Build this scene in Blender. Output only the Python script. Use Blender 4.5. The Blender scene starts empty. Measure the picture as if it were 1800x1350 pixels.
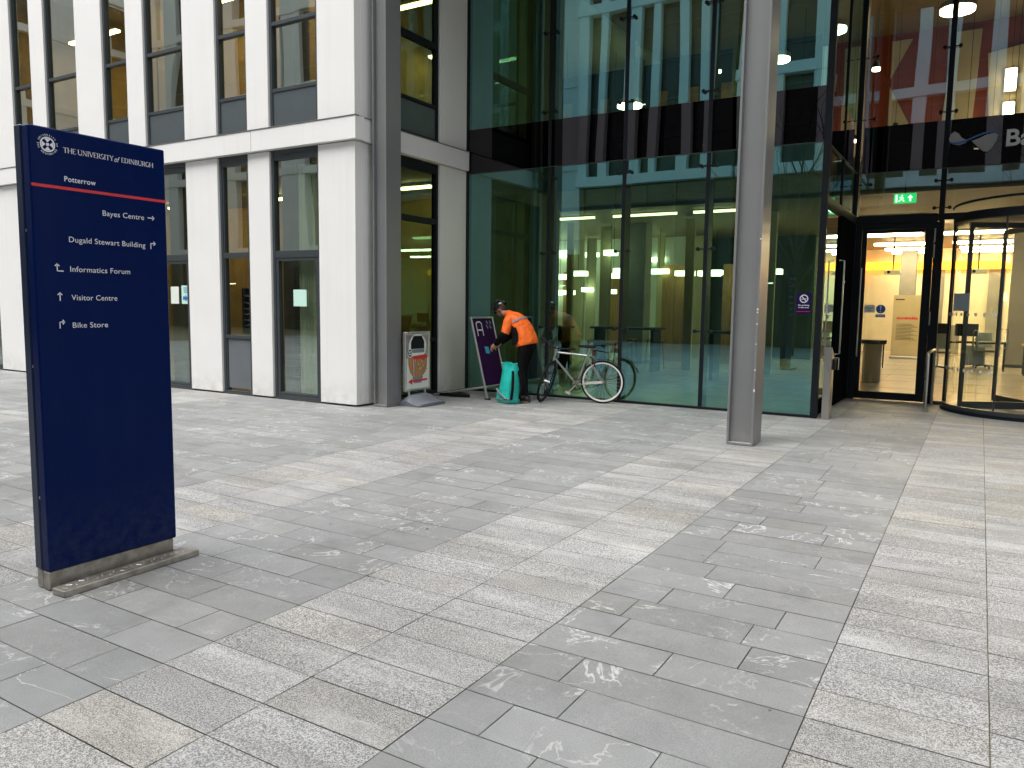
import bpy, math, random
from mathutils import Vector, Matrix, Quaternion
R = math.radians
random.seed(7)
sc = bpy.context.scene
COL = sc.collection

# ------------------------------------------------------------------ camera
cam = bpy.data.cameras.new('camera'); camo = bpy.data.objects.new('camera', cam); COL.objects.link(camo)
cam.sensor_width = 36.0; cam.lens = 27.161; cam.clip_end = 500; cam.clip_start = 0.05
_a, _b, _c = 0.542621539, 0.101618256, 0.0129446572      # yaw left, pitch down, roll (measured from the building's vanishing points)
_yaw = Matrix.Rotation(_a, 3, 'Z')
_r = _yaw @ Vector((1, 0, 0)); _f = _yaw @ Vector((0, math.cos(_b), -math.sin(_b))); _u = _r.cross(_f)
_r2 = math.cos(_c)*_r + math.sin(_c)*_u; _u2 = -math.sin(_c)*_r + math.cos(_c)*_u
camo.matrix_world = Matrix(((_r2.x, _u2.x, -_f.x, 0), (_r2.y, _u2.y, -_f.y, 0), (_r2.z, _u2.z, -_f.z, 1.55), (0, 0, 0, 1)))
sc.camera = camo

# ------------------------------------------------------------------ sky, sun, exposure
SUN_EL, SUN_ROT = 66, 200
w = bpy.data.worlds.new('World'); sc.world = w; w.use_nodes = True
nt = w.node_tree; nt.nodes.clear()
sky = nt.nodes.new('ShaderNodeTexSky'); sky.sky_type = 'NISHITA'; sky.sun_disc = False
sky.sun_elevation = R(SUN_EL); sky.sun_rotation = R(SUN_ROT); sky.air_density = 1.0; sky.dust_density = 4.0; sky.ozone_density = 1.0
hs = nt.nodes.new('ShaderNodeHueSaturation'); hs.inputs['Saturation'].default_value = 0.22   # thin high cloud: nearly neutral
bg = nt.nodes.new('ShaderNodeBackground'); bg.inputs['Strength'].default_value = 0.15
wo = nt.nodes.new('ShaderNodeOutputWorld')
nt.links.new(sky.outputs[0], hs.inputs['Color']); nt.links.new(hs.outputs[0], bg.inputs['Color']); nt.links.new(bg.outputs[0], wo.inputs['Surface'])
sun = bpy.data.lights.new('sun', 'SUN'); sun.energy = 0.9; sun.angle = R(40); sun.color = (1, .97, .93)
suno = bpy.data.objects.new('sun', sun); COL.objects.link(suno)
suno.rotation_euler = (R(90-SUN_EL), 0, R(180-SUN_ROT))
suno.location = (0, 0, 40)
sc.view_settings.view_transform = 'Standard'; sc.view_settings.look = 'None'
sc.view_settings.gamma = 1; sc.view_settings.exposure = 1.2
sc.render.engine = 'CYCLES'
sc.cycles.max_bounces = 8; sc.cycles.transparent_max_bounces = 24; sc.cycles.glossy_bounces = 4
sc.cycles.diffuse_bounces = 4; sc.cycles.caustics_reflective = False; sc.cycles.caustics_refractive = False
sc.cycles.use_denoising = True; sc.cycles.sample_clamp_indirect = 4

# ------------------------------------------------------------------ materials
def newmat(name):
    m = bpy.data.materials.new(name); m.use_nodes = True
    return m, m.node_tree, m.node_tree.nodes['Principled BSDF']
def N(nt, t, **kw):
    n = nt.nodes.new(t)
    for k, v in kw.items():
        if k in n.inputs.keys(): n.inputs[k].default_value = v
        else: setattr(n, k, v)
    return n
def pmat(name, col, rough=.5, metal=0, var=.06, scale=3, bump=0, bscale=200, coat=0, spec=.5, stretch=None):
    m, nt, p = newmat(name)
    p.inputs['Roughness'].default_value = rough; p.inputs['Metallic'].default_value = metal
    p.inputs['Specular IOR Level'].default_value = spec
    if coat: p.inputs['Coat Weight'].default_value = coat
    tc = N(nt, 'ShaderNodeTexCoord'); mp = N(nt, 'ShaderNodeMapping')
    if stretch: mp.inputs['Scale'].default_value = stretch
    nt.links.new(tc.outputs['Object'], mp.inputs['Vector'])
    n = N(nt, 'ShaderNodeTexNoise', Scale=scale, Detail=4.0)
    nt.links.new(mp.outputs[0], n.inputs['Vector'])
    mr = N(nt, 'ShaderNodeMapRange'); mr.inputs['From Min'].default_value = .3; mr.inputs['From Max'].default_value = .7
    mr.inputs['To Min'].default_value = 1-var; mr.inputs['To Max'].default_value = 1+var
    nt.links.new(n.outputs['Fac'], mr.inputs['Value'])
    mx = N(nt, 'ShaderNodeVectorMath', operation='SCALE'); mx.inputs[0].default_value = col[:3]
    nt.links.new(mr.outputs[0], mx.inputs['Scale']); nt.links.new(mx.outputs[0], p.inputs['Base Color'])
    if bump:
        b = N(nt, 'ShaderNodeBump', Strength=1.0, Distance=bump); n2 = N(nt, 'ShaderNodeTexNoise', Scale=bscale, Detail=2.0)
        nt.links.new(tc.outputs['Object'], n2.inputs['Vector'])
        nt.links.new(n2.outputs['Fac'], b.inputs['Height']); nt.links.new(b.outputs[0], p.inputs['Normal'])
    return m
def emat(name, col, s):
    m, nt, p = newmat(name); p.inputs['Base Color'].default_value = (*col, 1)
    p.inputs['Emission Color'].default_value = (*col, 1); p.inputs['Emission Strength'].default_value = s
    return m
def glass(name, tint, refl, rcol, wav=.0016, wscale=.9, ior=1.5):
    """thin coated pane: tinted transmission plus mirror reflection that rises at grazing angles; gently wavy"""
    m = bpy.data.materials.new(name); m.use_nodes = True; nt = m.node_tree; nt.nodes.clear()
    o = N(nt, 'ShaderNodeOutputMaterial'); mix = N(nt, 'ShaderNodeMixShader')
    t = N(nt, 'ShaderNodeBsdfTransparent'); t.inputs['Color'].default_value = (*tint, 1)
    g = N(nt, 'ShaderNodeBsdfGlossy', Roughness=0.0); g.inputs['Color'].default_value = (*rcol, 1)
    lw = N(nt, 'ShaderNodeLayerWeight', Blend=.5); fr = N(nt, 'ShaderNodeMath', operation='POWER'); fr.inputs[1].default_value = 4.0
    nt.links.new(lw.outputs['Facing'], fr.inputs[0])          # the same from either side of the pane
    mr = N(nt, 'ShaderNodeMapRange'); mr.inputs['From Min'].default_value = 0; mr.inputs['From Max'].default_value = 1
    mr.inputs['To Min'].default_value = refl; mr.inputs['To Max'].default_value = 1
    nt.links.new(fr.outputs[0], mr.inputs['Value']); nt.links.new(mr.outputs[0], mix.inputs['Fac'])
    tc = N(nt, 'ShaderNodeTexCoord'); oi = N(nt, 'ShaderNodeObjectInfo')
    va = N(nt, 'ShaderNodeVectorMath', operation='MULTIPLY_ADD'); va.inputs[1].default_value = (1, 1, .35)
    sc_ = N(nt, 'ShaderNodeVectorMath', operation='SCALE'); sc_.inputs[0].default_value = (40, 17, 60)
    nt.links.new(oi.outputs['Random'], sc_.inputs['Scale']); nt.links.new(tc.outputs['Object'], va.inputs[0]); nt.links.new(sc_.outputs[0], va.inputs[2])
    n = N(nt, 'ShaderNodeTexNoise', Scale=wscale, Detail=1.0, Roughness=.4); nt.links.new(va.outputs[0], n.inputs['Vector'])
    b = N(nt, 'ShaderNodeBump', Strength=1.0, Distance=wav); nt.links.new(n.outputs['Fac'], b.inputs['Height'])
    nt.links.new(b.outputs[0], g.inputs['Normal'])
    nt.links.new(t.outputs[0], mix.inputs[1]); nt.links.new(g.outputs[0], mix.inputs[2]); nt.links.new(mix.outputs[0], o.inputs['Surface'])
    return m

def paving_mat(name, granite):
    m, nt, p = newmat(name)
    tc = N(nt, 'ShaderNodeTexCoord'); at = N(nt, 'ShaderNodeAttribute', attribute_name='slab'); sp = N(nt, 'ShaderNodeSeparateColor')
    nt.links.new(at.outputs['Color'], sp.inputs[0])
    # per-slab offset so that no vein runs on over a joint
    off = N(nt, 'ShaderNodeVectorMath', operation='SCALE'); off.inputs[0].default_value = (31, 47, 13); nt.links.new(sp.outputs[2], off.inputs['Scale'])
    co = N(nt, 'ShaderNodeVectorMath', operation='ADD'); nt.links.new(tc.outputs['Object'], co.inputs[0]); nt.links.new(off.outputs[0], co.inputs[1])
    def noise(scale, detail=3, src=co, rough=.6, dist=0):
        n = N(nt, 'ShaderNodeTexNoise', Scale=scale, Detail=detail, Roughness=rough, Distortion=dist)
        nt.links.new(src.outputs[0] if src is co else tc.outputs['Object'], n.inputs['Vector']); return n.outputs['Fac']
    def mrange(v, a, b, c, d):
        r = N(nt, 'ShaderNodeMapRange'); nt.links.new(v, r.inputs['Value'])
        for k, x in zip(('From Min', 'From Max', 'To Min', 'To Max'), (a, b, c, d)): r.inputs[k].default_value = x
        return r.outputs[0]
    def math_(op, a, b=None):
        r = N(nt, 'ShaderNodeMath', operation=op)
        for i, x in enumerate((a, b)):
            if x is None: continue
            if isinstance(x, (int, float)): r.inputs[i].default_value = x
            else: nt.links.new(x, r.inputs[i])
        return r.outputs[0]
    def mixc(fac, a, b):
        r = N(nt, 'ShaderNodeMix', data_type='RGBA')
        if isinstance(fac, float): r.inputs[0].default_value = fac
        else: nt.links.new(fac, r.inputs[0])
        for i, x in ((6, a), (7, b)):
            if isinstance(x, tuple): r.inputs[i].default_value = (*x, 1)
            else: nt.links.new(x, r.inputs[i])
        return r.outputs[2]
    world = tc
    broad = mrange(noise(.55, 3, world), .3, .7, .86, 1.12)
    blotch = mrange(noise(5, 4, world), .3, .7, .93, 1.07)
    if granite:
        sp1 = mrange(noise(170, 2, co, .8), .46, .54, 0, 1)
        sp2 = mrange(noise(85, 2, co, .7), .40, .60, .1, 1)
        f = math_('MULTIPLY', sp1, .6); f = math_('ADD', f, math_('MULTIPLY', sp2, .4))
        base = mixc(f, (.115, .117, .116), (.47, .472, .46))
        wm = N(nt, 'ShaderNodeVectorMath', operation='MULTIPLY'); wm.inputs[1].default_value = (.98, .90, .74); nt.links.new(base, wm.inputs[0])
        warm = mixc(sp.outputs[1], base, wm.outputs[0])
        base = mixc(mrange(noise(2.2, 4, world), .5, .75, 0, .28), warm, (.16, .155, .145))
        sm = N(nt, 'ShaderNodeMapping'); sm.inputs['Scale'].default_value = (.45, 2.4, 1); nt.links.new(tc.outputs['Object'], sm.inputs['Vector'])
        ns = N(nt, 'ShaderNodeTexNoise', Scale=1.7, Detail=5.0, Roughness=.7); nt.links.new(sm.outputs[0], ns.inputs['Vector'])
        base = mixc(mrange(ns.outputs['Fac'], .52, .70, 0, .38), base, (.58, .58, .565))
        base = mixc(mrange(ns.outputs['Fac'], .46, .34, 0, .35), base, (.155, .155, .15))
    else:
        fine = noise(260, 2, co)
        base = mixc(mrange(fine, .35, .65, 0, 1), (.20, .208, .207), (.295, .302, .298))
        base = mixc(math_('MULTIPLY', sp.outputs[1], .4), base, (.235, .225, .19))
        # pale mineral veins: thin ridges, only on some slabs and in patches
        v = noise(2.1, 5, co, .62, .8); ridge = math_('ABSOLUTE', math_('SUBTRACT', v, .5))
        line = mrange(ridge, 0.0, .013, 1, 0)
        patch = mrange(noise(3.0, 3, co), .44, .56, 0, 1)
        hasv = mrange(sp.outputs[2], .25, .6, .15, 1)
        lv = math_('MULTIPLY', math_('MULTIPLY', line, patch), hasv)
        base = mixc(lv, base, (.52, .52, .51))
        fl = mrange(noise(4.5, 6, co, .75, 1.8), .61, .69, 0, .65)
        base = mixc(math_('MULTIPLY', fl, hasv), base, (.50, .50, .49))
        base = mixc(mrange(noise(1.9, 4, world, .7), .54, .72, 0, .5), base, (.165, .165, .165))
        base = mixc(mrange(noise(.9, 5, world, .7), .68, .74, 0, .5), base, (.24, .19, .13))
    spots = mrange(noise(14, 2, world, .3), .80, .81, 0, .8)     # old chewing gum
    base = mixc(spots, base, (.06, .06, .06))
    k = math_('MULTIPLY', mrange(sp.outputs[0], 0, 1, .86, 1.12), math_('MULTIPLY', broad, blotch))
    s = N(nt, 'ShaderNodeVectorMath', operation='SCALE'); nt.links.new(base, s.inputs[0]); nt.links.new(k, s.inputs['Scale'])
    nt.links.new(s.outputs[0], p.inputs['Base Color'])
    nt.links.new(mrange(noise(1.3, 4, world), .3, .7, .5, .72), p.inputs['Roughness'])
    p.inputs['Specular IOR Level'].default_value = .35
    b = N(nt, 'ShaderNodeBump', Strength=1.0, Distance=.0012 if granite else .002)
    nt.links.new(noise(180 if granite else 22, 5, co, .75), b.inputs['Height']); nt.links.new(b.outputs[0], p.inputs['Normal'])
    return m

MT = {}
MT['white'] = pmat('white_panel', (.80, .80, .785), .42, var=.02, scale=1.2)
MT['white_gap'] = pmat('panel_gap', (.05, .05, .05), .8)
MT['flash'] = pmat('ledge_flashing', (.30, .29, .28), .35, .6)
MT['frame'] = pmat('window_frame_grey', (.045, .055, .06), .4, .2)
MT['spandrel'] = pmat('spandrel_grey', (.075, .092, .10), .35, .1)
MT['spandrel_light'] = pmat('spandrel_glass', (.12, .135, .15), .12)
MT['black'] = pmat('black_metal', (.008, .011, .015), .55, 0, spec=.18)
MT['rubber'] = pmat('black_rubber', (.008, .008, .008), .7, spec=.2)
MT['steel_paint'] = pmat('grey_steel_paint', (.20, .205, .21), .38, .2, var=.04, scale=2, bump=.0003, bscale=40)
MT['steel'] = pmat('brushed_steel', (.55, .53, .50), .32, 1, var=.08, scale=6, stretch=(20, 20, 1))
MT['stain_steel'] = pmat('weathered_steel', (.36, .34, .30), .42, .75, var=.35, scale=14, bump=.001, bscale=30)
MT['navy'] = pmat('navy_enamel', (.001, .009, .066), .22, 0, var=.05, spec=.07)
MT['navy_edge'] = pmat('navy_edge', (.006, .016, .050), .3, 0, spec=.4)
MT['signwhite'] = pmat('white_vinyl', (.72, .74, .78), .5)
MT['red'] = pmat('red_vinyl', (.62, .03, .035), .5)
MT['wood'] = pmat('wood_panel', (.42, .22, .085), .5, var=.2, scale=4, stretch=(8, 8, .6))
MT['wood_dark'] = pmat('wood_soffit', (.20, .14, .075), .55, var=.25, scale=3, stretch=(1, 12, 12))
MT['concrete'] = pmat('fair_faced_concrete', (.27, .265, .25), .7, var=.12, scale=2.5, bump=.001, bscale=30)
MT['cream'] = pmat('cream_wall', (.80, .73, .56), .8, var=.03)
MT['redwall'] = pmat('red_wall', (.25, .045, .018), .75, var=.06)
MT['beige'] = pmat('beige_panel', (.50, .43, .28), .8, var=.05)
MT['floor_in'] = pmat('pale_floor_tile', (.42, .385, .33), .25, var=.06, scale=1.5)
MT['darkin'] = pmat('dark_interior', (.05, .055, .05), .7)
MT['olive'] = pmat('olive_interior', (.22, .20, .13), .8, var=.15)
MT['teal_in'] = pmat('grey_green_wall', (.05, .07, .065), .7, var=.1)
MT['ceil'] = pmat('pale_ceiling', (.5, .48, .42), .8)
MT['paper'] = pmat('paper', (.75, .80, .74), .7)
MT['greenpaper'] = pmat('pale_green_paper', (.55, .82, .70), .7)
MT['blue_vinyl'] = pmat('blue_vinyl', (.02, .16, .52), .5)
MT['bluegrey'] = pmat('grey_notice', (.20, .24, .27), .6)
MT['purple'] = pmat('purple_print', (.030, .002, .055), .6, var=.1, spec=.08)
MT['nosmoke'] = pmat('dark_violet_print', (.016, .006, .06), .5, spec=.1)
MT['alu'] = pmat('aluminium', (.55, .55, .56), .35, .8)
MT['logo_grey'] = pmat('logo_grey', (.36, .36, .38), .45)
MT['logo_blue'] = pmat('logo_blue', (.06, .16, .45), .4)
MT['greyplastic'] = pmat('grey_plastic', (.15, .165, .19), .38, var=.1)
MT['curtain'] = pmat('sheer_curtain', (.70, .78, .70), .9)
MT['lamp_warm'] = emat('lamp_warm', (1.0, .78, .42), 3.0)
MT['lamp_white'] = emat('lamp_white', (1.0, .80, .48), 13)
MT['lamp_office'] = emat('lamp_office', (1.0, .72, .32), 11)
MT['lamp_hot'] = emat('lamp_hot', (1.0, .79, .43), 23)
MT['lamp_amber'] = emat('lamp_amber', (1.0, .36, .02), 2.0)
MT['lamp_pend'] = emat('lamp_pendant', (1.0, .95, .62), 3.2)
MT['exitgreen'] = emat('exit_green', (.02, .62, .16), .7)
MT['exitwhite'] = emat('exit_white', (.8, 1, .85), 1.0)
MT['joint'] = pmat('mossy_joint', (.13, .12, .075), .95, var=.55, scale=5)
MT['slate'] = paving_mat('grey_stone', False)
MT['granite'] = paving_mat('granite', True)
def grime(mat, ztop, col, amt, scale=9, streak=0):
    """splash dirt near the foot of a thing (and faint rain streaks), mixed over its own colour"""
    nt = mat.node_tree; p = nt.nodes['Principled BSDF']; src = p.inputs['Base Color'].links[0].from_socket
    tc = N(nt, 'ShaderNodeTexCoord'); sx = N(nt, 'ShaderNodeSeparateXYZ'); nt.links.new(tc.outputs['Object'], sx.inputs[0])
    n = N(nt, 'ShaderNodeTexNoise', Scale=scale, Detail=5.0, Roughness=.7); nt.links.new(tc.outputs['Object'], n.inputs['Vector'])
    a = N(nt, 'ShaderNodeMapRange'); a.inputs['From Min'].default_value = 0; a.inputs['From Max'].default_value = ztop; a.inputs['To Min'].default_value = 1; a.inputs['To Max'].default_value = 0; nt.links.new(sx.outputs[2], a.inputs['Value'])
    b = N(nt, 'ShaderNodeMapRange'); b.inputs['From Min'].default_value = .35; b.inputs['From Max'].default_value = .7; b.inputs['To Max'].default_value = amt; nt.links.new(n.outputs['Fac'], b.inputs['Value'])
    f = N(nt, 'ShaderNodeMath', operation='MULTIPLY'); nt.links.new(a.outputs[0], f.inputs[0]); nt.links.new(b.outputs[0], f.inputs[1]); fac = f.outputs[0]
    if streak:
        mp = N(nt, 'ShaderNodeMapping'); mp.inputs['Scale'].default_value = (9, 9, .35); nt.links.new(tc.outputs['Object'], mp.inputs['Vector'])
        n2 = N(nt, 'ShaderNodeTexNoise', Scale=1.0, Detail=4.0); nt.links.new(mp.outputs[0], n2.inputs['Vector'])
        c = N(nt, 'ShaderNodeMapRange'); c.inputs['From Min'].default_value = .56; c.inputs['From Max'].default_value = .78; c.inputs['To Max'].default_value = streak; nt.links.new(n2.outputs['Fac'], c.inputs['Value'])
        g = N(nt, 'ShaderNodeMath', operation='MAXIMUM'); nt.links.new(fac, g.inputs[0]); nt.links.new(c.outputs[0], g.inputs[1]); fac = g.outputs[0]
    mx = N(nt, 'ShaderNodeMix', data_type='RGBA'); nt.links.new(fac, mx.inputs[0]); nt.links.new(src, mx.inputs[6]); mx.inputs[7].default_value = (*col, 1)
    nt.links.new(mx.outputs[2], p.inputs['Base Color'])
grime(MT['white'], .45, (.42, .39, .33), .5, 6, .10)
grime(MT['navy'], .55, (.16, .16, .16), .16, 14, .012)
grime(MT['steel_paint'], .30, (.38, .37, .34), .5, 12, .06)
G_TEAL = glass('teal_glass', (.36, .65, .48), .28, (.36, .82, .92), .0085, .6)
G_CLEAR = glass('clear_glass', (.82, .86, .78), .22, (.46, .80, .95), .0085, .6)
G_DOOR = glass('door_glass', (.90, .91, .86), .06, (.9, .95, .95), .0006, .8)
G_DRUM = glass('curved_glass', (.80, .84, .76), .05, (.9, .95, .95), .0004, .8)
G_BAND = glass('black_band_glass', (.0, .0, .0), .055, (.95, .9, 1.0), .009, .6)
G_OFF = glass('office_glass', (.62, .66, .54), .32, (.76, .90, .89), .0085, .8)
G_SIDE = glass('side_glass', (.20, .31, .22), .16, (.5, .8, .75), .003, .8)
G_FAR = glass('far_glass', (.10, .13, .13), .10, (.8, .9, 1.0), .002, .8)

# ------------------------------------------------------------------ mesh helpers
class MB:
    def __init__(s): s.v = []; s.f = []; s.m = []; s.sm = []
    def add(s, vs, fs, mi=0, smooth=False):
        o = len(s.v); s.v += [tuple(v) for v in vs]
        for f in fs: s.f.append([i+o for i in f]); s.m.append(mi); s.sm.append(smooth)
        return s
    def box(s, x0, x1, y0, y1, z0, z1, mi=0, M=None):
        vs = [Vector((x, y, z)) for z in (z0, z1) for y in (y0, y1) for x in (x0, x1)]
        if M is not None: vs = [M @ v for v in vs]
        return s.add(vs, [(0, 2, 3, 1), (4, 5, 7, 6), (0, 1, 5, 4), (2, 6, 7, 3), (0, 4, 6, 2), (1, 3, 7, 5)], mi)
    def bevbox(s, x0, x1, y0, y1, z0, z1, b, mi=0, M=None):
        """box with chamfered edges"""
        vs = []; X = (x0, x1); Y = (y0, y1); Z = (z0, z1); idx = {}
        for i in (0, 1):
            for j in (0, 1):
                for k in (0, 1):
                    sx, sy, sz = (1-2*i), (1-2*j), (1-2*k)
                    for a, d in enumerate(((0, sy*b, sz*b), (sx*b, 0, sz*b), (sx*b, sy*b, 0))):
                        idx[i, j, k, a] = len(vs); vs.append(Vector((X[i]+d[0], Y[j]+d[1], Z[k]+d[2])))
        fs = []
        for i in (0, 1): fs.append([idx[i, j, k, 0] for j, k in ((0, 0), (1, 0), (1, 1), (0, 1))])
        for j in (0, 1): fs.append([idx[i, j, k, 1] for i, k in ((0, 0), (1, 0), (1, 1), (0, 1))])
        for k in (0, 1): fs.append([idx[i, j, k, 2] for i, j in ((0, 0), (1, 0), (1, 1), (0, 1))])
        for i in (0, 1):
            for j in (0, 1): fs.append([idx[i, j, 0, 0], idx[i, j, 1, 0], idx[i, j, 1, 1], idx[i, j, 0, 1]])
        for i in (0, 1):
            for k in (0, 1): fs.append([idx[i, 0, k, 0], idx[i, 1, k, 0], idx[i, 1, k, 2], idx[i, 0, k, 2]])
        for j in (0, 1):
            for k in (0, 1): fs.append([idx[0, j, k, 1], idx[1, j, k, 1], idx[1, j, k, 2], idx[0, j, k, 2]])
        for i in (0, 1):
            for j in (0, 1):
                for k in (0, 1): fs.append([idx[i, j, k, 0], idx[i, j, k, 1], idx[i, j, k, 2]])
        if M is not None: vs = [M @ v for v in vs]
        return s.add(vs, fs, mi)
    def tube(s, pts, r, n=10, mi=0, caps=True, closed=False, smooth=True):
        pts = [Vector(p) for p in pts]; rs = r if isinstance(r, (list, tuple)) else [r]*len(pts)
        L = len(pts); vs = []; up = None
        for i, p in enumerate(pts):
            if closed: d = pts[(i+1) % L]-pts[i-1]
            else: d = pts[min(i+1, L-1)]-pts[max(i-1, 0)]
            d.normalize()
            if up is None: up = d.orthogonal().normalized()
            up = (up-d*up.dot(d)).normalized(); q = d.cross(up)
            for k in range(n):
                a = 2*math.pi*k/n; vs.append(p+(up*math.cos(a)+q*math.sin(a))*rs[i])
        fs = []
        for i in range(L if closed else L-1):
            j = (i+1) % L
            for k in range(n): fs.append((i*n+k, i*n+(k+1) % n, j*n+(k+1) % n, j*n+k))
        s.add(vs, fs, mi, smooth)
        if caps and not closed:
            s.add(vs[:n], [list(range(n))[::-1]], mi); s.add(vs[-n:], [list(range(n))], mi)
        return s
    def sph(s, c, r, n=14, mi=0, M=None):
        rr = r if isinstance(r, (tuple, list)) else (r, r, r); vs = []; h = n//2
        for i in range(h+1):
            t = math.pi*i/h
            for k in range(n):
                a = 2*math.pi*k/n; v = Vector((math.sin(t)*math.cos(a)*rr[0], math.sin(t)*math.sin(a)*rr[1], math.cos(t)*rr[2]))
                if M is not None: v = M @ v
                vs.append(v+Vector(c))
        fs = [(i*n+k, (i+1)*n+k, (i+1)*n+(k+1) % n, i*n+(k+1) % n) for i in range(h) for k in range(n)]
        return s.add(vs, fs, mi, True)
    def prism(s, poly, fn, d0, d1, mi=0):
        """2-D polygon extruded between depths d0 and d1; fn(a,b,d) -> point"""
        n = len(poly); vs = [fn(a, b, d0) for a, b in poly]+[fn(a, b, d1) for a, b in poly]
        fs = [list(range(n))[::-1], list(range(n, 2*n))]+[(i, (i+1) % n, n+(i+1) % n, n+i) for i in range(n)]
        return s.add(vs, fs, mi)
    def build(s, name, mats, parent=None, world=False, smooth_angle=None):
        me = bpy.data.meshes.new(name)
        off = parent_origin(parent) if world and parent is not None else Vector((0, 0, 0))
        me.from_pydata([tuple(Vector(v)-off) for v in s.v], [], s.f)
        if not isinstance(mats, (list, tuple)): mats = [mats]
        for m in mats: me.materials.append(m)
        me.polygons.foreach_set('material_index', s.m); me.polygons.foreach_set('use_smooth', s.sm)
        me.update()
        if len(s.f) > 1:      # single panes keep the outward normal they were drawn with
            import bmesh
            bm = bmesh.new(); bm.from_mesh(me)
            bmesh.ops.recalc_face_normals(bm, faces=bm.faces); bm.to_mesh(me); bm.free()
        o = bpy.data.objects.new(name, me); COL.objects.link(o)
        if parent is not None: o.parent = parent
        return o
def parent_origin(p):
    v = Vector((0, 0, 0))
    while p is not None: v += p.location; p = p.parent
    return v
def tag(o, label=None, cat=None, group=None, kind=None):
    if label: o['label'] = label
    if cat: o['category'] = cat
    if group: o['group'] = group
    if kind: o['kind'] = kind
    return o
def thing(name, label, cat, loc=(0, 0, 0), rz=0, group=None):
    o = bpy.data.objects.new(name, None); COL.objects.link(o); o.location = loc; o.rotation_euler = (0, 0, rz)
    o.empty_display_size = .2
    return tag(o, label, cat, group)
def copy_tree(o, parent=None):
    c = o.copy(); COL.objects.link(c)
    if parent is not None: c.parent = parent
    for ch in list(o.children): copy_tree(ch, c)
    return c
def text_geo(s, bold=0.0, shear=0.0, space=1.0):
    """outline letters of the built-in font as (verts, faces), flat in XY"""
    cu = bpy.data.curves.new('t', 'FONT'); cu.body = s; cu.size = 1; cu.offset = bold; cu.shear = shear; cu.space_character = space
    cu.resolution_u = 4
    o = bpy.data.objects.new('t', cu); COL.objects.link(o)
    dg = bpy.context.evaluated_depsgraph_get(); me = bpy.data.meshes.new_from_object(o.evaluated_get(dg))
    vs = [v.co.copy() for v in me.vertices]; fs = [list(p.vertices) for p in me.polygons]
    bpy.data.objects.remove(o); bpy.data.curves.remove(cu); bpy.data.meshes.remove(me)
    return vs, fs
def put_text(mb, s, fn, a0, b0, width=None, cap=None, mi=0, bold=0.0, shear=0, align='l', rot=0, space=1.0):
    """letters with lower-left corner (a0,b0); fn(a,b) -> 3-D point"""
    vs, fs = text_geo(s, bold, shear, space)
    if not vs: return
    xs = [v.x for v in vs]; x0, x1 = min(xs), max(xs)
    sy = cap/.729 if cap else None
    sx = width/(x1-x0) if width else sy
    if sy is None: sy = sx
    W = (x1-x0)*sx
    ax = {'l': 0, 'c': -W/2, 'r': -W}[align]
    cr, sr = math.cos(rot), math.sin(rot); out = []
    for v in vs:
        a = (v.x-x0)*sx+ax; b = v.y*sy
        out.append(fn(a0+a*cr-b*sr, b0+a*sr+b*cr))
    mb.add(out, fs, mi)

# ------------------------------------------------------------------ ground
def paving():
    mb_v, mb_f, mi, cols = [], [], [], []
    P, Y0 = .2585, .145; g = .0026
    rnd = random.Random(3)
    def slab(x0, x1, y0, y1, m):
        o = len(mb_v); z = rnd.uniform(-.0004, .0004)
        t = [rnd.uniform(-.0006, .0006) for _ in range(4)]
        gg = g*rnd.uniform(.7, 1.15)
        mb_v.extend([(x0+gg, y0+gg, z+t[0]), (x1-gg, y0+gg, z+t[1]), (x1-gg, y1-gg, z+t[2]), (x0+gg, y1-gg, z+t[3])])
        mb_f.append((o, o+1, o+2, o+3)); mi.append(m)
        if m: cols.append((rnd.uniform(.2, 1), max(0, rnd.gauss(-.05, .22)), rnd.random()))
        else: cols.append((rnd.uniform(.1, .9), max(0, rnd.gauss(-.05, .3)), rnd.random()))
    zones = []   # x0, x1, granite?, column joints
    zones += [(-27, -17.6, 0, None), (-17.6, -16.4, 1, (-17,)), (-16.4, -11.6, 0, None), (-11.6, -10.4, 1, (-11,)), (-10.4, -5.64, 0, None)]
    zones += [(-5.64, -4.45, 1, (-5.045,)), (-4.45, -2.91, 0, None), (-2.91, -1.69, 1, (-2.29,)), (-1.69, -.48, 0, None),
              (-.48, 1.92, 1, (.125, .725, 1.325)), (1.92, 5.1, 0, None), (5.1, 6.3, 1, (5.7,)), (6.3, 14, 0, None)]
    k0, k1 = int((-9-Y0)/P), int((14.7-Y0)/P)
    for (x0, x1, gr, cj) in zones:
        for k in range(k0, k1+1):
            y0 = Y0+k*P; y1 = y0+P
            if gr:
                xs = [x0]+list(cj)+[x1]
                for a, b in zip(xs, xs[1:]): slab(a, b, y0, y1, 1)
            else:
                x = x0; first = True
                while x < x1-1e-6:
                    L = rnd.choice((.42, .52, .6, .6, .66, .72))
                    if first: L = L*rnd.choice((.55, .8, 1)); first = False
                    if x1-(x+L) < .24: L = x1-x
                    slab(x, x+L, y0, y1, 0); x += L
    me = bpy.data.meshes.new('paving'); me.from_pydata(mb_v, [], mb_f)
    me.materials.append(MT['slate']); me.materials.append(MT['granite']); me.polygons.foreach_set('material_index', mi)
    ca = me.color_attributes.new('slab', 'FLOAT_COLOR', 'CORNER')
    for i, c in enumerate(cols):
        for j in range(4): ca.data[i*4+j].color = (*c, 1)
    o = bpy.data.objects.new('paving', me); COL.objects.link(o); tag(o, kind='structure')
    b = MB().add([(-200, -200, -.008), (200, -200, -.008), (200, 200, -.008), (-200, 200, -.008)], [(0, 1, 2, 3)]).build('ground', MT['joint']); tag(b, kind='structure')
paving()

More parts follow.
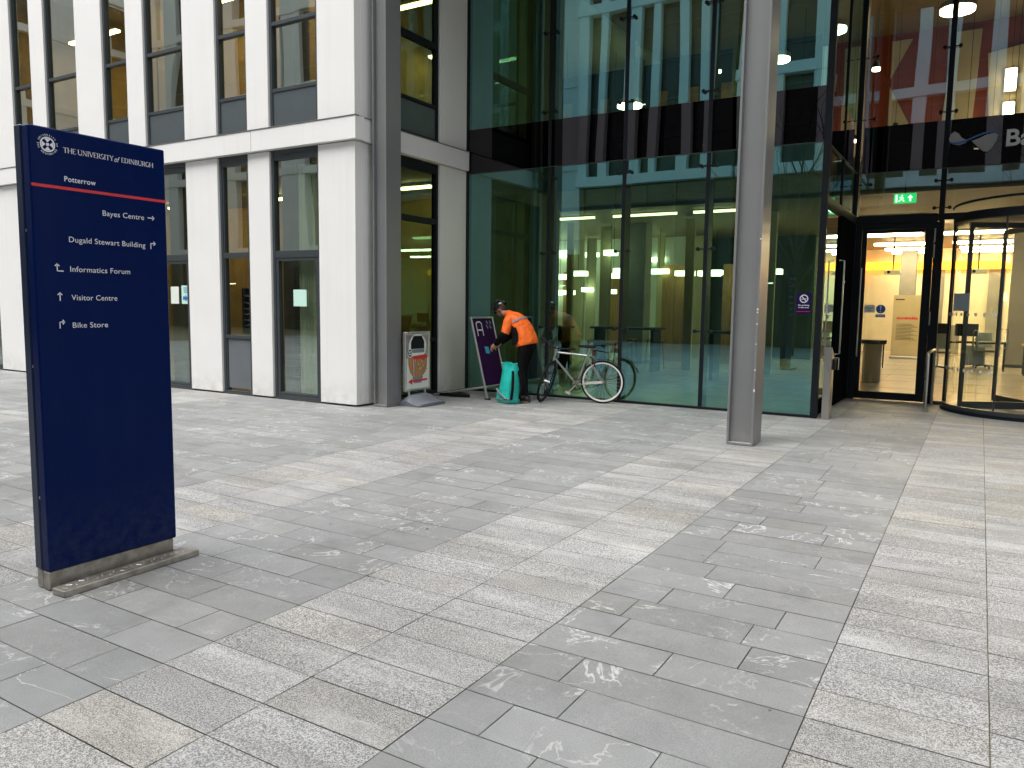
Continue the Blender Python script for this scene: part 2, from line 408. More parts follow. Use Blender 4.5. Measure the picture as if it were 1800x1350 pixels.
# ------------------------------------------------------------------ the white office wing
F1 = 8.62; SX = -7.98; LB, LT = 3.905, 4.227
WIDE = [(-9.69, -8.645), (-12.81, -11.745), (-15.95, -14.88), (-19.19, -18.135), (-22.3, -21.25)]
NARR = [(-10.925, -10.19), (-14.04, -13.31), (-17.19, -16.46), (-20.4, -19.67), (-23.5, -22.77)]
WINS = sorted([(a, b, 1) for a, b in WIDE]+[(a, b, 0) for a, b in NARR])
office = thing('office_building', 'white panelled office block with tall narrow grey windows at left', 'building', (-14, 12, 0))
def build_office():
    mb = MB(); T = .14; TOPS = ((0.03, LB-.012), (LT+.012, 8.35))
    edges = [-26.5]
    for a, b, _ in WINS: edges += [a, b]
    edges.append(-7.905)
    # front panels between the windows, two storeys, small shadow joints
    for (z0, z1) in TOPS:
        for i in range(0, len(edges), 2):
            a, b = edges[i], edges[i+1]
            if b-a < .02: continue
            if i == len(edges)-2:
                mb.bevbox(a+.004, b, F1, F1+T, z0, z1, .004)
            else: mb.bevbox(a+.004, b-.004, F1, F1+T, z0, z1, .004)
    # return wall: corner piece, slit, pier, pier beside the glass
    for (z0, z1) in TOPS:
        mb.bevbox(SX-.10, SX+.075, F1+T+.002, 9.10, z0, z1, .004)
        mb.bevbox(SX-.10, SX+.045, 9.115, 9.26, z0, z1, .004)
        mb.bevbox(SX-.10, SX, 10.79, 11.57, z0, z1, .004)
    # storeys above
    mb.box(-26.5, -7.95, F1, F1+.2, 8.78, 16)
    mb.box(SX-.2, SX, F1+.22, 11.57, 8.78, 16)
    mb.box(-26.6, -26.5, F1, 24, 0, 16); mb.box(-26.5, -8, 24, 24.1, 0, 16); mb.box(-26.5, -8.2, F1+.2, 24, 15.8, 15.9)
    mb.build('wall', MT['white'], office, True)
    for z0, z1 in ((LB, LT), (8.36, 8.77)):
        l = MB()
        xs = [-26.5, -22.9, -19.2, -15.9, -13.4, -10.02, -7.93]
        xs = [-26.5, -22.1, -18.0, -14.05, -10.02, SX+.155]
        for a, b in zip(xs, xs[1:]): l.bevbox(a+.004, b-(.004 if b < -8 else 0), F1-.075, F1+.12, z0, z1, .004)
        l.bevbox(SX-.05, SX+.13, F1+.124, 9.35, z0, z1, .004)
        l.bevbox(SX-.05, SX+.06, 9.354, 11.57, z0, z1, .004)
        l.build('ledge', MT['white'], office, True)
    l = MB()
    for z1 in (LT, 8.77):
        l.box(-26.5, SX+.165, F1-.085, F1-.002, z1+.002, z1+.012); l.box(SX+.077, SX+.14, F1, 9.35, z1+.002, z1+.012); l.box(SX+.003, SX+.07, 9.352, 11.57, z1+.002, z1+.012)
    l.build('ledge_flashing', MT['flash'], office, True)
    # dark liner behind the joints and base shadow gap
    g = MB()
    g.box(-26.4, -8.12, F1+.02, F1+.12, 0, .028); g.box(SX-.09, SX-.03, F1+.15, 11.56, 0, .028)
    for z in (LB-.02, LT+.0122): g.box(-26.4, -8.1, F1+.03, F1+.10, z, z+.018 if z < 4 else z+.001)
    g.box(SX-.09, SX-.05, 9.1, 10.75, 0.03, .04)
    for a, b in zip([e for e in edges[0::2]], edges[1::2]): pass
    g.build('base_joint', MT['white_gap'], office, True)
def frame_bars(mb, a, b, z0, z1, yf, t, depth, bars, axis='x', fw=.045, mi=0):
    """rectangular frame plus cross bars; bars = [(z, half height)]"""
    def bx(u0, u1, w0, w1, zz0, zz1):
        if axis == 'x': mb.bevbox(u0, u1, w0, w1, zz0, zz1, .004, mi)
        else: mb.bevbox(w0, w1, u0, u1, zz0, zz1, .004, mi)
    bx(a, a+fw, yf, yf+depth, z0, z1); bx(b-fw, b, yf, yf+depth, z0, z1)
    bx(a+fw, b-fw, yf+.002, yf+depth, z0, z0+fw); bx(a+fw, b-fw, yf+.002, yf+depth, z1-fw, z1)
    for z, h in bars: bx(a+fw, b-fw, yf+.004, yf+depth, z-h, z+h)
def pane(name, parent, a, b, z0, z1, w, mat, axis='x', th=.012):
    mb = MB()
    if axis == 'x': mb.add([(a, w, z0), (b, w, z0), (b, w, z1), (a, w, z1)], [(0, 1, 2, 3)])
    else: mb.add([(w, a, z0), (w, b, z0), (w, b, z1), (w, a, z1)], [(0, 1, 2, 3)])
    return mb.build(name, mat, parent, True)
def office_window(a, b, wide, floor, axis='x', w0=F1, sgn=1, gm=None, parent=office):
    """one grey aluminium window; w0 = wall plane, sgn = direction into the building"""
    gm = gm or G_OFF; mb = MB(); d = .035*sgn
    fd = .10*sgn; lo, hi = sorted((w0+d, w0+d+fd)); fw = .05
    gp = w0+d+.055*sgn
    if floor == 0:
        z0, z1 = .012, LB-.012
        if wide: bars = [(2.30, .055)]
        else: bars = [(2.31, .045), (.965, .03)]
        frame_bars(mb, a+.006, b-.006, z0, z1, lo, 0, hi-lo, bars, axis, fw)
        def bx(u0, u1, zz0, zz1, q0, q1):
            if axis == 'x': mb.bevbox(u0, u1, q0, q1, zz0, zz1, .004)
            else: mb.bevbox(q0, q1, u0, u1, zz0, zz1, .004)
        q = sorted((w0+d+.012*sgn, w0+d+.09*sgn))
        # stepped head box, and for the wide openings a heavier door leaf below
        bx(a+.056, b-.056, 3.755, 3.84, q[0]-.006*sgn if sgn > 0 else q[0], q[1])
        if wide:
            bx(a+.057, a+.115, .065, 2.243, *q); bx(b-.115, b-.057, .065, 2.243, *q)
            bx(a+.116, b-.116, .065, .115, *q); bx(a+.116, b-.116, 2.20, 2.243, *q)
        else: bx(a+.057, a+.085, .07, 3.75, *q); bx(b-.085, b-.057, .07, 3.75, *q)
        wo_ = mb.build('window', MT['frame'], parent, True)
        pane('pane', wo_, a+.05, b-.05, 2.36, 3.755, gp, gm, axis)
        if wide: pane('pane', wo_, a+.11, b-.11, .11, 2.21, gp+.01*sgn, gm, axis)
        else:
            pane('pane', wo_, a+.05, b-.05, .995, 2.265, gp, gm, axis)
            s = MB()
            if axis == 'x': s.bevbox(a+.086, b-.086, w0+d+.03, w0+d+.06, .10, .93, .006)
            else: s.bevbox(w0-.10, w0-.05, a+.086, b-.086, .10, .93, .006)
            s.build('spandrel', MT['spandrel_light'], wo_, True)
    else:
        z0, z1 = LT+.015, 8.35
        frame_bars(mb, a+.006, b-.006, z0, z1, lo, 0, hi-lo, [(4.81, .028), (5.805, .03)], axis, fw)
        wo_ = mb.build('window', MT['frame'], parent, True)
        pane('pane', wo_, a+.05, b-.05, 4.835, 5.78, gp, gm, axis)
        pane('pane', wo_, a+.05, b-.05, 5.83, 8.31, gp, gm, axis)
        s = MB()
        if axis == 'x': s.box(a+.054, b-.054, w0+d+.02, w0+d+.05, z0+.053, 4.779)
        else: s.box(*sorted((w0+d+.02*sgn, w0+d+.05*sgn)), a+.054, b-.054, z0+.053, 4.779)
        s.build('spandrel', MT['spandrel'], wo_, True)
    return wo_
build_office()
for a, b, wd in WINS:
    for fl in (0, 1): office_window(a, b, wd, fl)
# window in the return wall (transoms at other heights)
def side_window():
    a, b = 9.265, 10.785
    mb = MB(); lo, hi = SX-.135, SX-.035
    def fr(z0, z1, bars):
        frame_bars(mb, a, b, z0, z1, lo, 0, .10, bars, 'y', .055)
    fr(.012, LB-.012, [(2.94, .045), (.945, .03)])
    mb.bevbox(SX-.12, SX-.03, a+.056, b-.056, 3.73, 3.83, .004)
    o = mb.build('window', MT['black'], office, True)
    pane('pane', o, a+.05, b-.05, 2.985, 3.735, SX-.09, G_SIDE, 'y'); pane('pane', o, a+.05, b-.05, .975, 2.895, SX-.09, G_SIDE, 'y')
    pane('pane', o, a+.05, b-.05, .06, .915, SX-.09, G_SIDE, 'y')
    mb = MB(); frame_bars(mb, a, b, LT+.015, 8.35, lo, 0, .10, [(4.82, .028), (5.80, .05)], 'y', .055)
    o = mb.build('window', MT['black'], office, True)
    pane('pane', o, a+.05, b-.05, 4.845, 5.75, SX-.09, G_SIDE, 'y'); pane('pane', o, a+.05, b-.05, 5.85, 8.31, SX-.09, G_SIDE, 'y')
    s = MB().box(SX-.10, SX-.06, a+.056, b-.056, LT+.07, 4.79); s.build('spandrel', MT['spandrel'], o, True)
side_window()
# inside the wing: floors, ceilings, back walls, linear lights
def office_inside():
    mb = MB()
    mb.box(-26.4, -8.2, F1+.2, 24, 3.92, 4.20, 0); mb.box(-26.4, -8.2, F1+.2, 24, 8.40, 8.75, 0); mb.box(-26.4, -8.2, F1+.2, 24, .001, .01, 0)
    mb.build('floor_slab', MT['ceil'], office, True)
    mb = MB()
    mb.box(-26.4, -8.25, 15.2, 15.3, 4.2, 8.4); mb.box(-26.4, -8.25, 13.5, 13.6, .01, 3.92)
    for x in (-22.5, -18.9, -14.3, -11.15): mb.box(x, x+.12, 9.6, 15.2, 4.2, 8.4)
    mb.build('inner_wall', pmat('warm_inner_wall', (.50, .38, .16), .8, var=.12), office, True)
    for x in (-20.5, -15.4, -12.9, -9.95):
        for z0, z1 in ((.01, 3.92), (4.2, 8.4)): MB().bevbox(x, x+.34, 9.1, 9.44, z0, z1, .01).build('inner_column', MT['concrete'], office, True)
office_inside()
def ceiling_tube(x0, y0, x1, y1, z, mat='lamp_office', wdt=.12, label='long warm ceiling light inside the white office block', grp='ceiling tubes in the office block'):
    d = Vector((x1-x0, y1-y0, 0)); L = d.length; ang = math.atan2(d.y, d.x)
    t = thing('ceiling_light', label, 'ceiling light', ((x0+x1)/2, (y0+y1)/2, z), ang, grp)
    MB().bevbox(-L/2, L/2, -wdt/2, wdt/2, -.045, .0, .008).build('diffuser', MT[mat], t)
    MB().bevbox(-L/2-.02, L/2+.02, -wdt/2-.015, wdt/2+.015, .002, .06, .008).build('housing', MT['ceil'], t)
    return t
for k, (x, y) in enumerate([(x, y) for x in (-24.5, -21, -17.2, -13.2, -9.9) for y in (10.4, 12.4, 14.2)]):
    ceiling_tube(x-.9, y, x+.9, y, 7.35 if y < 13 else 7.0)
for x in (-20, -16.6, -13.4, -10.1):
    ceiling_tube(x-.8, 12.3, x+.8, 12.3, 3.85)
# sheer curtain behind the wide ground-floor window nearest the corner
def curtain(x0, x1, y, z0, z1, label):
    n = 90; vs = []; fs = []
    for i in range(n+1):
        t = i/n; x = x0+(x1-x0)*t; yy = y+.03*math.sin(t*62)+.012*math.sin(t*141+1)
        vs += [(x, yy, z0), (x, yy+.01, z1)]
    for i in range(n): fs.append((2*i, 2*i+2, 2*i+3, 2*i+1))
    mb = MB().add(vs, fs, 0, True)
    o = mb.build('curtain', MT['curtain']); tag(o, label, 'curtain')
curtain(-9.30, -8.70, 8.84, .05, 3.7, 'pale sheer curtain behind the corner window of the white block')
def flat_notice(name, pts, mat, label, cat='notice', th=.004):
    """thin sheet on a plane given by corner, two edge vectors"""
    c, u, v = (Vector(p) for p in pts); n = u.cross(v).normalized()*th
    vs = [c, c+u, c+u+v, c+v]; vs += [p+n for p in vs]
    mb = MB().add(vs, [(0, 3, 2, 1), (4, 5, 6, 7), (0, 1, 5, 4), (1, 2, 6, 5), (2, 3, 7, 6), (3, 0, 4, 7)])
    return mb, name, label, cat
yn = F1+.082
mb, n, l, c = flat_notice('notice', ((-9.285, yn, 1.49), (.285, 0, 0), (0, 0, .26)), MT['greenpaper'], '', 'notice')
tag(mb.build('notice', MT['greenpaper']), 'blank pale green sheet taped inside the corner window', 'notice')
t = thing('notice', 'two small pale notices with a blue arrow in the window right of the navy sign', 'notice', (-12.0, yn, 1.52))
MB().box(-.36, -.14, 0, .004, -.02, .28).build('sheet', MT['paper'], t)
m_ = MB().box(-.06, .16, 0, .004, -.02, .30); m_.build('sheet', MT['greenpaper'], t)
m_ = MB(); m_.prism([(-.02, .05), (.05, .05), (.05, .02), (.11, .08), (.05, .14), (.05, .11), (-.02, .11)], lambda a, b, d: (a, d, b), -.004, -.001)
for k in range(3): m_.box(0, .10, -.004, -.001, .18+k*.035, .192+k*.035)
m_.build('arrow', MT['blue_vinyl'], t)
# chalkboard leaning inside narrow window
t = thing('chalkboard', 'small black chalk menu board standing inside the narrow window beside the corner window', 'chalkboard', (-10.6, 9.0, 1.0))
MB().bevbox(-.26, .26, .0, .03, 0, .78, .01).build('board', MT['black'], t)
m_ = MB(); m_.tube([(-.18+i*.02, -.003, .65+.02*math.sin(i*1.9)) for i in range(18)], .007, 4)
rr = random.Random(5)
for k in range(5):
    z = .52-k*.095
    pts = [(-.2+i*.02, -.003, z+rr.uniform(-.008, .02)) for i in range(int(rr.uniform(12, 20)))]
    m_.tube(pts, .005, 4)
m_.build('lettering', MT['signwhite'], t)
t = thing('blind', 'dark slatted blind hanging at the left inside the corner window', 'blind', (-9.55, 9.0, 0))
m_ = MB()
for k in range(60): m_.box(-.02, .22, -.02, .02, .15+k*.033, .165+k*.033)
m_.build('slats', MT['spandrel'], t)

# ------------------------------------------------------------------ glass lobby
TY, EY, CX = 11.60, 14.60, -1.97
BB, BT = 3.862, 4.612
lobby = thing('glass_lobby', 'double-height lobby with teal glass wall and black glass band between the steel columns', 'building', (-3, 16, 0))
def lobby_shell():
    # ---- teal front panes
    cols = [SX+.012, -6.315, -4.965, -3.615, CX-.03]
    for i in range(4):
        a, b = cols[i]+.012, cols[i+1]-.012
        pane('glass_pane', lobby, a, b, .04, BB-.006, TY, G_TEAL); pane('glass_pane', lobby, a, b, BT+.004, 8.36, TY, G_TEAL)
        pane('band_pane', lobby, a, b, BB, BT, TY-.004, G_BAND)
        MB().box(a, b, TY+.01, TY+.03, BB, BT).build('band_backing', MT['black'], lobby, True)
    # ---- entrance panes
    ex = [CX+.05, -.655, .82, 2.3, 3.8, 5.3, 6.8, 8.3]
    for i in range(len(ex)-1):
        a, b = ex[i]+.03, ex[i+1]-.03
        pane('glass_pane', lobby, a, b, 3.14, BB-.006, EY, G_CLEAR); pane('glass_pane', lobby, a, b, BT+.004, 8.36, EY, G_CLEAR)
        pane('band_pane', lobby, a, b, BB, BT, EY-.004, G_BAND)
        MB().box(a, b, EY+.01, EY+.03, BB, BT).build('band_backing', MT['black'], lobby, True)
    # ---- recess side
    ys = [TY+.06, 13.1, EY-.03]
    for i in range(2):
        a, b = ys[i]+.012, ys[i+1]-.012
        pane('glass_pane', lobby, a, b, 3.14, BB-.006, CX, G_CLEAR, 'y'); pane('glass_pane', lobby, a, b, BT+.004, 8.36, CX, G_CLEAR, 'y')
        pane('band_pane', lobby, a, b, BB, BT, CX+.004, G_BAND, 'y')
        MB().box(CX-.03, CX-.01, a, b, BB, BT).build('band_backing', MT['black'], lobby, True)
    pane('glass_pane', lobby, TY+.09, 13.15, .22, 2.95, CX, G_CLEAR, 'y')
    m = MB(); m.bevbox(CX-.03, CX+.03, TY+.09, 13.15, .02, .22, .004); m.bevbox(CX-.04, CX+.04, 13.15, 13.30, .02, 3.0, .004)
    m.bevbox(CX-.035, CX+.035, 13.305, 14.50, .02, 3.0, .004)
    m.build('side_panel', pmat('matt_black_frame', (.006, .007, .008), .9, spec=0), lobby, True)
    # ---- mullions, each with its glass bolts
    def bolts(parent, x, y, zs, axis='x'):
        for z in zs:
            m = MB()
            for s in (-1, 1):
                if axis == 'x':
                    m.tube([(x+s*.02, y-.035, z), (x+s*.105, y-.035, z)], .009, 8); m.tube([(x+s*.11, y-.05, z), (x+s*.11, y+.01, z)], .028, 12)
                else:
                    m.tube([(y+.03, x+s*.02, z), (y+.03, x+s*.105, z)], .009, 8); m.tube([(y+.05, x+s*.11, z), (y-.01, x+s*.11, z)], .028, 12)
            m.build('glass_bolt', MT['black'], parent, True)
    Z = (.45, 1.19, 2.43, 3.66, 4.74, 6.0, 7.2)
    for x in cols[1:4]:
        o = MB().box(x-.030, x+.030, TY-.012, TY+.22, .0, 8.38).build('mullion', MT['black'], lobby, True)
        bolts(o, x, TY, Z[1:])
    MB().box(SX+.002, SX+.026, TY-.03, TY+.10, 0, 8.38).build('mullion', MT['black'], lobby, True)
    o = MB().bevbox(CX-.035, CX+.055, TY-.035, TY+.07, 0, 8.38, .005).build('corner_post', MT['black'], lobby, True)
    for x in ex[1:]:
        o = MB().box(x-.040, x+.040, EY-.012, EY+.24, 3.02, 8.38).build('mullion', MT['black'], lobby, True)
        bolts(o, x, EY, (3.22, 3.66, 4.74, 5.75, 6.9))
    o = MB().box(CX-.03, CX+.045, EY-.045, EY+.2, 0, 8.38).build('mullion', MT['black'], lobby, True); bolts(o, CX+.12, EY, (3.66, 4.74, 5.75))
    o = MB().box(CX-.02, CX+.02, 13.08, 13.12, 3.1, 8.38).build('mullion', MT['black'], lobby, True)
    # thin light lines at the bottom of the band, transom, sill
    m = MB(); m.box(SX+.03, CX-.04, TY-.022, TY-.008, BB-.014, BB-.003); m.box(CX+.06, 8.3, EY-.022, EY-.013, BB-.014, BB-.003); m.box(CX+.010, CX+.022, TY+.08, EY-.05, BB-.014, BB-.003)
    m.build('band_trim', MT['frame'], lobby, True)
    m = MB(); m.bevbox(CX+.05, -.70, EY-.06, EY+.10, 2.995, 3.135, .006); m.bevbox(CX-.05, CX+.05, TY+.075, EY-.065, 3.0, 3.13, .006); m.bevbox(-.694, 8.3, EY-.05, EY+.1, 3.03, 3.13, .006)
    m.build('transom', MT['black'], lobby, True)
    m = MB(); m.bevbox(SX+.03, CX-.04, TY-.03, TY+.04, 0.0, .038, .004)
    m.build('sill', MT['black'], lobby, True)
    # side wall at far right of the entrance, roof and overhang with timber soffit
    m = MB(); m.box(8.3, 8.6, 8.7, 33, 0, 16); m.box(SX, 8.3, 8.64, 8.9, 8.46, 16); m.box(SX, 8.3, 8.9, 33, 15.8, 16); m.box(-26, 8.3, 33, 33.2, 0, 16)
    m.build('outer_wall', MT['white'], lobby, True)
    m = MB()
    for k in range(42):
        y = 8.66+k*.14
        m.box(SX+.01, 8.29, y, y+.134, 8.40, 8.455)
    m.build('soffit', MT['wood_dark'], lobby, True)
lobby_shell()
def entrance_door():
    a, b, z1 = -1.885, -.705, 2.985
    m = MB(); fr = m
    m.bevbox(CX+.048, a+.06, EY-.05, EY+.07, .0, 2.992, .004); m.bevbox(b-.03, b+.045, EY-.05, EY+.07, 0, 2.992, .004); m.bevbox(a+.062, b-.032, EY-.048, EY+.07, 2.90, 2.99, .004)
    d = m.build('door', MT['black'], lobby, True)
    m = MB(); x0, x1 = a+.065, b-.035
    m.bevbox(x0, x0+.075, EY-.035, EY+.03, .02, 2.895, .005); m.bevbox(x1-.13, x1, EY-.035, EY+.03, .02, 2.895, .005)
    m.bevbox(x0+.076, x1-.131, EY-.033, EY+.028, .02, .15, .005); m.bevbox(x0+.076, x1-.131, EY-.033, EY+.028, 2.845, 2.895, .005)
    m.build('leaf_frame', MT['black'], d, True)
    pane('pane', d, x0+.07, x1-.125, .145, 2.85, EY-.005, G_DOOR)
    m = MB(); hx = x0+.02; m.tube([(hx, EY-.04, .75), (hx, EY-.11, .75), (hx, EY-.115, .78), (hx, EY-.115, 2.22), (hx, EY-.11, 2.25), (hx, EY-.04, 2.25)], .014, 10)
    m.build('handle', MT['steel'], d, True)
    for z in (.28, 1.42, 2.52, 2.78): MB().tube([(b-.02, EY-.06, z-.11), (b-.02, EY-.06, z+.11)], .011, 8).build('hinge', MT['alu'], d, True)
    # side recess door handle
    m = MB(); m.tube([(CX+.04, 13.0, .85), (CX+.11, 13.0, .86), (CX+.11, 13.0, 2.3), (CX+.04, 13.0, 2.31)], .013, 8); m.build('pull_handle', MT['steel'], lobby, True)
entrance_door()
# name on the black band
def band_sign():
    t = thing('building_sign', 'pale grey lettering and swoosh logo on the black glass band over the entrance', 'sign', (-.6, EY-.03, 4.1))
    fn = lambda a, b, d=0: (a, EY-.03+d, b)
    m = MB(); vs, fs = text_geo('Bayes Centre', .02); k = .255/.729; x0 = min(v.x for v in vs)
    bot = [(.165+(v.x-x0)*k*1.05, 4.125+v.y*k) for v in vs]
    m.add([fn(a, b, -.02) for a, b in bot], fs); m.add([fn(a, b, 0) for a, b in bot], fs)
    m.build('lettering', MT['signwhite'], t, True)
    # bow-tie swoosh
    L = [(-.62, 4.30), (-.60, 4.375), (-.545, 4.41), (-.49, 4.375), (-.44, 4.30), (-.36, 4.255), (-.38, 4.225), (-.47, 4.19), (-.56, 4.215), (-.605, 4.25)]
    Rr = [(-.30, 4.24), (-.2, 4.275), (-.10, 4.32), (.0, 4.335), (.052, 4.31), (.035, 4.22), (-.02, 4.11), (-.08, 4.055), (-.14, 4.07), (-.22, 4.15)]
    m = MB(); m.prism(L, fn, -.03, 0); m.prism(Rr, fn, -.03, 0); m.build('logo', MT['logo_grey'], t, True)
    top = [(-.60, 4.245), (-.50, 4.235), (-.40, 4.255), (-.28, 4.305), (-.15, 4.355), (-.02, 4.37), (.055, 4.345)]
    bt = [(.05, 4.325), (-.02, 4.345), (-.15, 4.325), (-.28, 4.275), (-.40, 4.225), (-.50, 4.205), (-.58, 4.22)]
    m = MB(); m.prism(top+bt, fn, -.038, -.031); m.build('logo_stripe', MT['logo_blue'], t, True)
band_sign()

# revolving door
def revolving():
    cx, cy, r = .79, 14.2, 1.20
    t = thing('revolving_door', 'glass revolving door in a curved drum right of the entrance door', 'revolving door', (cx, cy, 0))
    def arc(a0, a1, r0, r1, z0, z1, n=28):
        m = MB(); vs = []; 
        for i in range(n+1):
            a = R(a0+(a1-a0)*i/n)
            for rr_, zz in ((r0, z0), (r1, z0), (r1, z1), (r0, z1)): vs.append((rr_*math.cos(a), rr_*math.sin(a), zz))
        fs = [(4*i+k, 4*i+(k+1) % 4, 4*i+4+(k+1) % 4, 4*i+4+k) for i in range(n) for k in range(4)]+[(0, 1, 2, 3), (4*n+3, 4*n+2, 4*n+1, 4*n)]
        m.add(vs, fs); return m
    arc(180, 360, 1.12, 1.27, .0, .05, 40).build('base_ring', MT['black'], t)
    arc(180, 360, 1.19, 1.25, .052, .11, 40).build('base_rail', MT['frame'], t)
    c = arc(170, 370, 1.13, 1.25, 2.90, 3.02, 44); c.build('canopy_ring', MT['black'], t)
    m = MB(); n = 40
    m.prism([(1.12*math.cos(R(170+200*i/n)), 1.12*math.sin(R(170+200*i/n))) for i in range(n+1)], lambda a, b, d: (a, b, d), 2.93, 2.99); m.build('canopy', MT['frame'], t)
    # curved glass walls either side of the opening
    for a0, a1 in ((180, 243), (297, 360)):
        m = MB(); n = 16
        vs = []
        for i in range(n+1):
            a = R(a0+(a1-a0)*i/n); vs += [(1.215*math.cos(a), 1.215*math.sin(a), .112), (1.215*math.cos(a), 1.215*math.sin(a), 2.90)]
        m.add(vs, [(2*i, 2*i+2, 2*i+3, 2*i+1) for i in range(n)], 0, True); m.build('curved_glass', G_DRUM, t)
        for a in (a0, a1):
            ca, sa = math.cos(R(a)), math.sin(R(a)); q = .03 if a in (180, 360) else .012
            m = MB(); m.tube([(1.215*ca, 1.215*sa, .11), (1.215*ca, 1.215*sa, 2.9)], q, 8); m.build('glass_edge' if q < .02 else 'post', MT['frame'] if q < .02 else MT['black'], t)
        m = MB()
        for i in range(9):
            a = R(a0+(a1-a0)*(i+.5)/9)
            for z in (.66, 1.5):
                M_ = Matrix.Translation((1.222*math.cos(a), 1.222*math.sin(a), z)) @ Matrix.Rotation(a, 4, 'Z') @ Matrix.Rotation(R(90), 4, 'Y')
                poly = [(.028*math.cos(R(30*j)), .028*math.sin(R(30*j))) for j in range(12)]
                m.prism(poly, lambda u, v, d: M_ @ Vector((u, v, d)), 0, .002)
        m.build('safety_dots', MT['paper'], t)
    # rotating wings
    for k in range(4):
        a = R(28+90*k); ca, sa = math.cos(a), math.sin(a)
        M_ = Matrix.Rotation(a, 4, 'Z'); m = MB()
        m.box(.05, .10, -.02, .02, .06, 2.88, 0, M_); m.box(1.09, 1.145, -.02, .02, .06, 2.88, 0, M_)
        m.box(.102, 1.088, -.018, .018, .06, .17, 0, M_); m.box(.102, 1.088, -.018, .018, 2.80, 2.88, 0, M_)
        wng = m.build('wing', MT['frame'], t)
        m = MB(); m.add([M_ @ Vector(p) for p in ((.10, 0, .17), (1.09, 0, .17), (1.09, 0, 2.8), (.10, 0, 2.8))], [(0, 1, 2, 3)]); m.build('pane', G_DOOR, wng)
        m = MB()
        for s in (-1, 1): m.tube([M_ @ Vector(p) for p in ((.95, s*.02, .95), (.95, s*.06, .96), (.95, s*.06, 1.25), (.95, s*.02, 1.26))], .011, 8)
        m.build('push_bar', MT['steel'], wng)
    MB().tube([(0, 0, .05), (0, 0, 2.9)], .03, 10).build('spindle', MT['frame'], t)
    m = MB(); M_ = Matrix.Rotation(R(270), 4, 'Z'); m.box(1.225, 1.235, .10, .42, .14, .33, 0, M_)
    m.build('safety_plate', MT['alu'], t)
    m = MB(); m.tube([(1.26*math.cos(R(a)), 1.26*math.sin(R(a)), 3.14+.04*math.sin(R((a-180)))) for a in range(180, 361, 6)], .018, 6); m.build('top_trim', MT['black'], t)
revolving()
# narrow pane between the doors
pane('glass_pane', lobby, -.655, -.43, .06, 3.02, EY, G_DOOR)
MB().bevbox(-.665, -.60, EY-.05, EY+.05, 0, 3.02, .004).build('mullion', MT['black'], lobby, True)
MB().bevbox(-.598, -.44, EY-.04, EY+.04, .0, .06, .004).build('sill', MT['frame'], lobby, True)

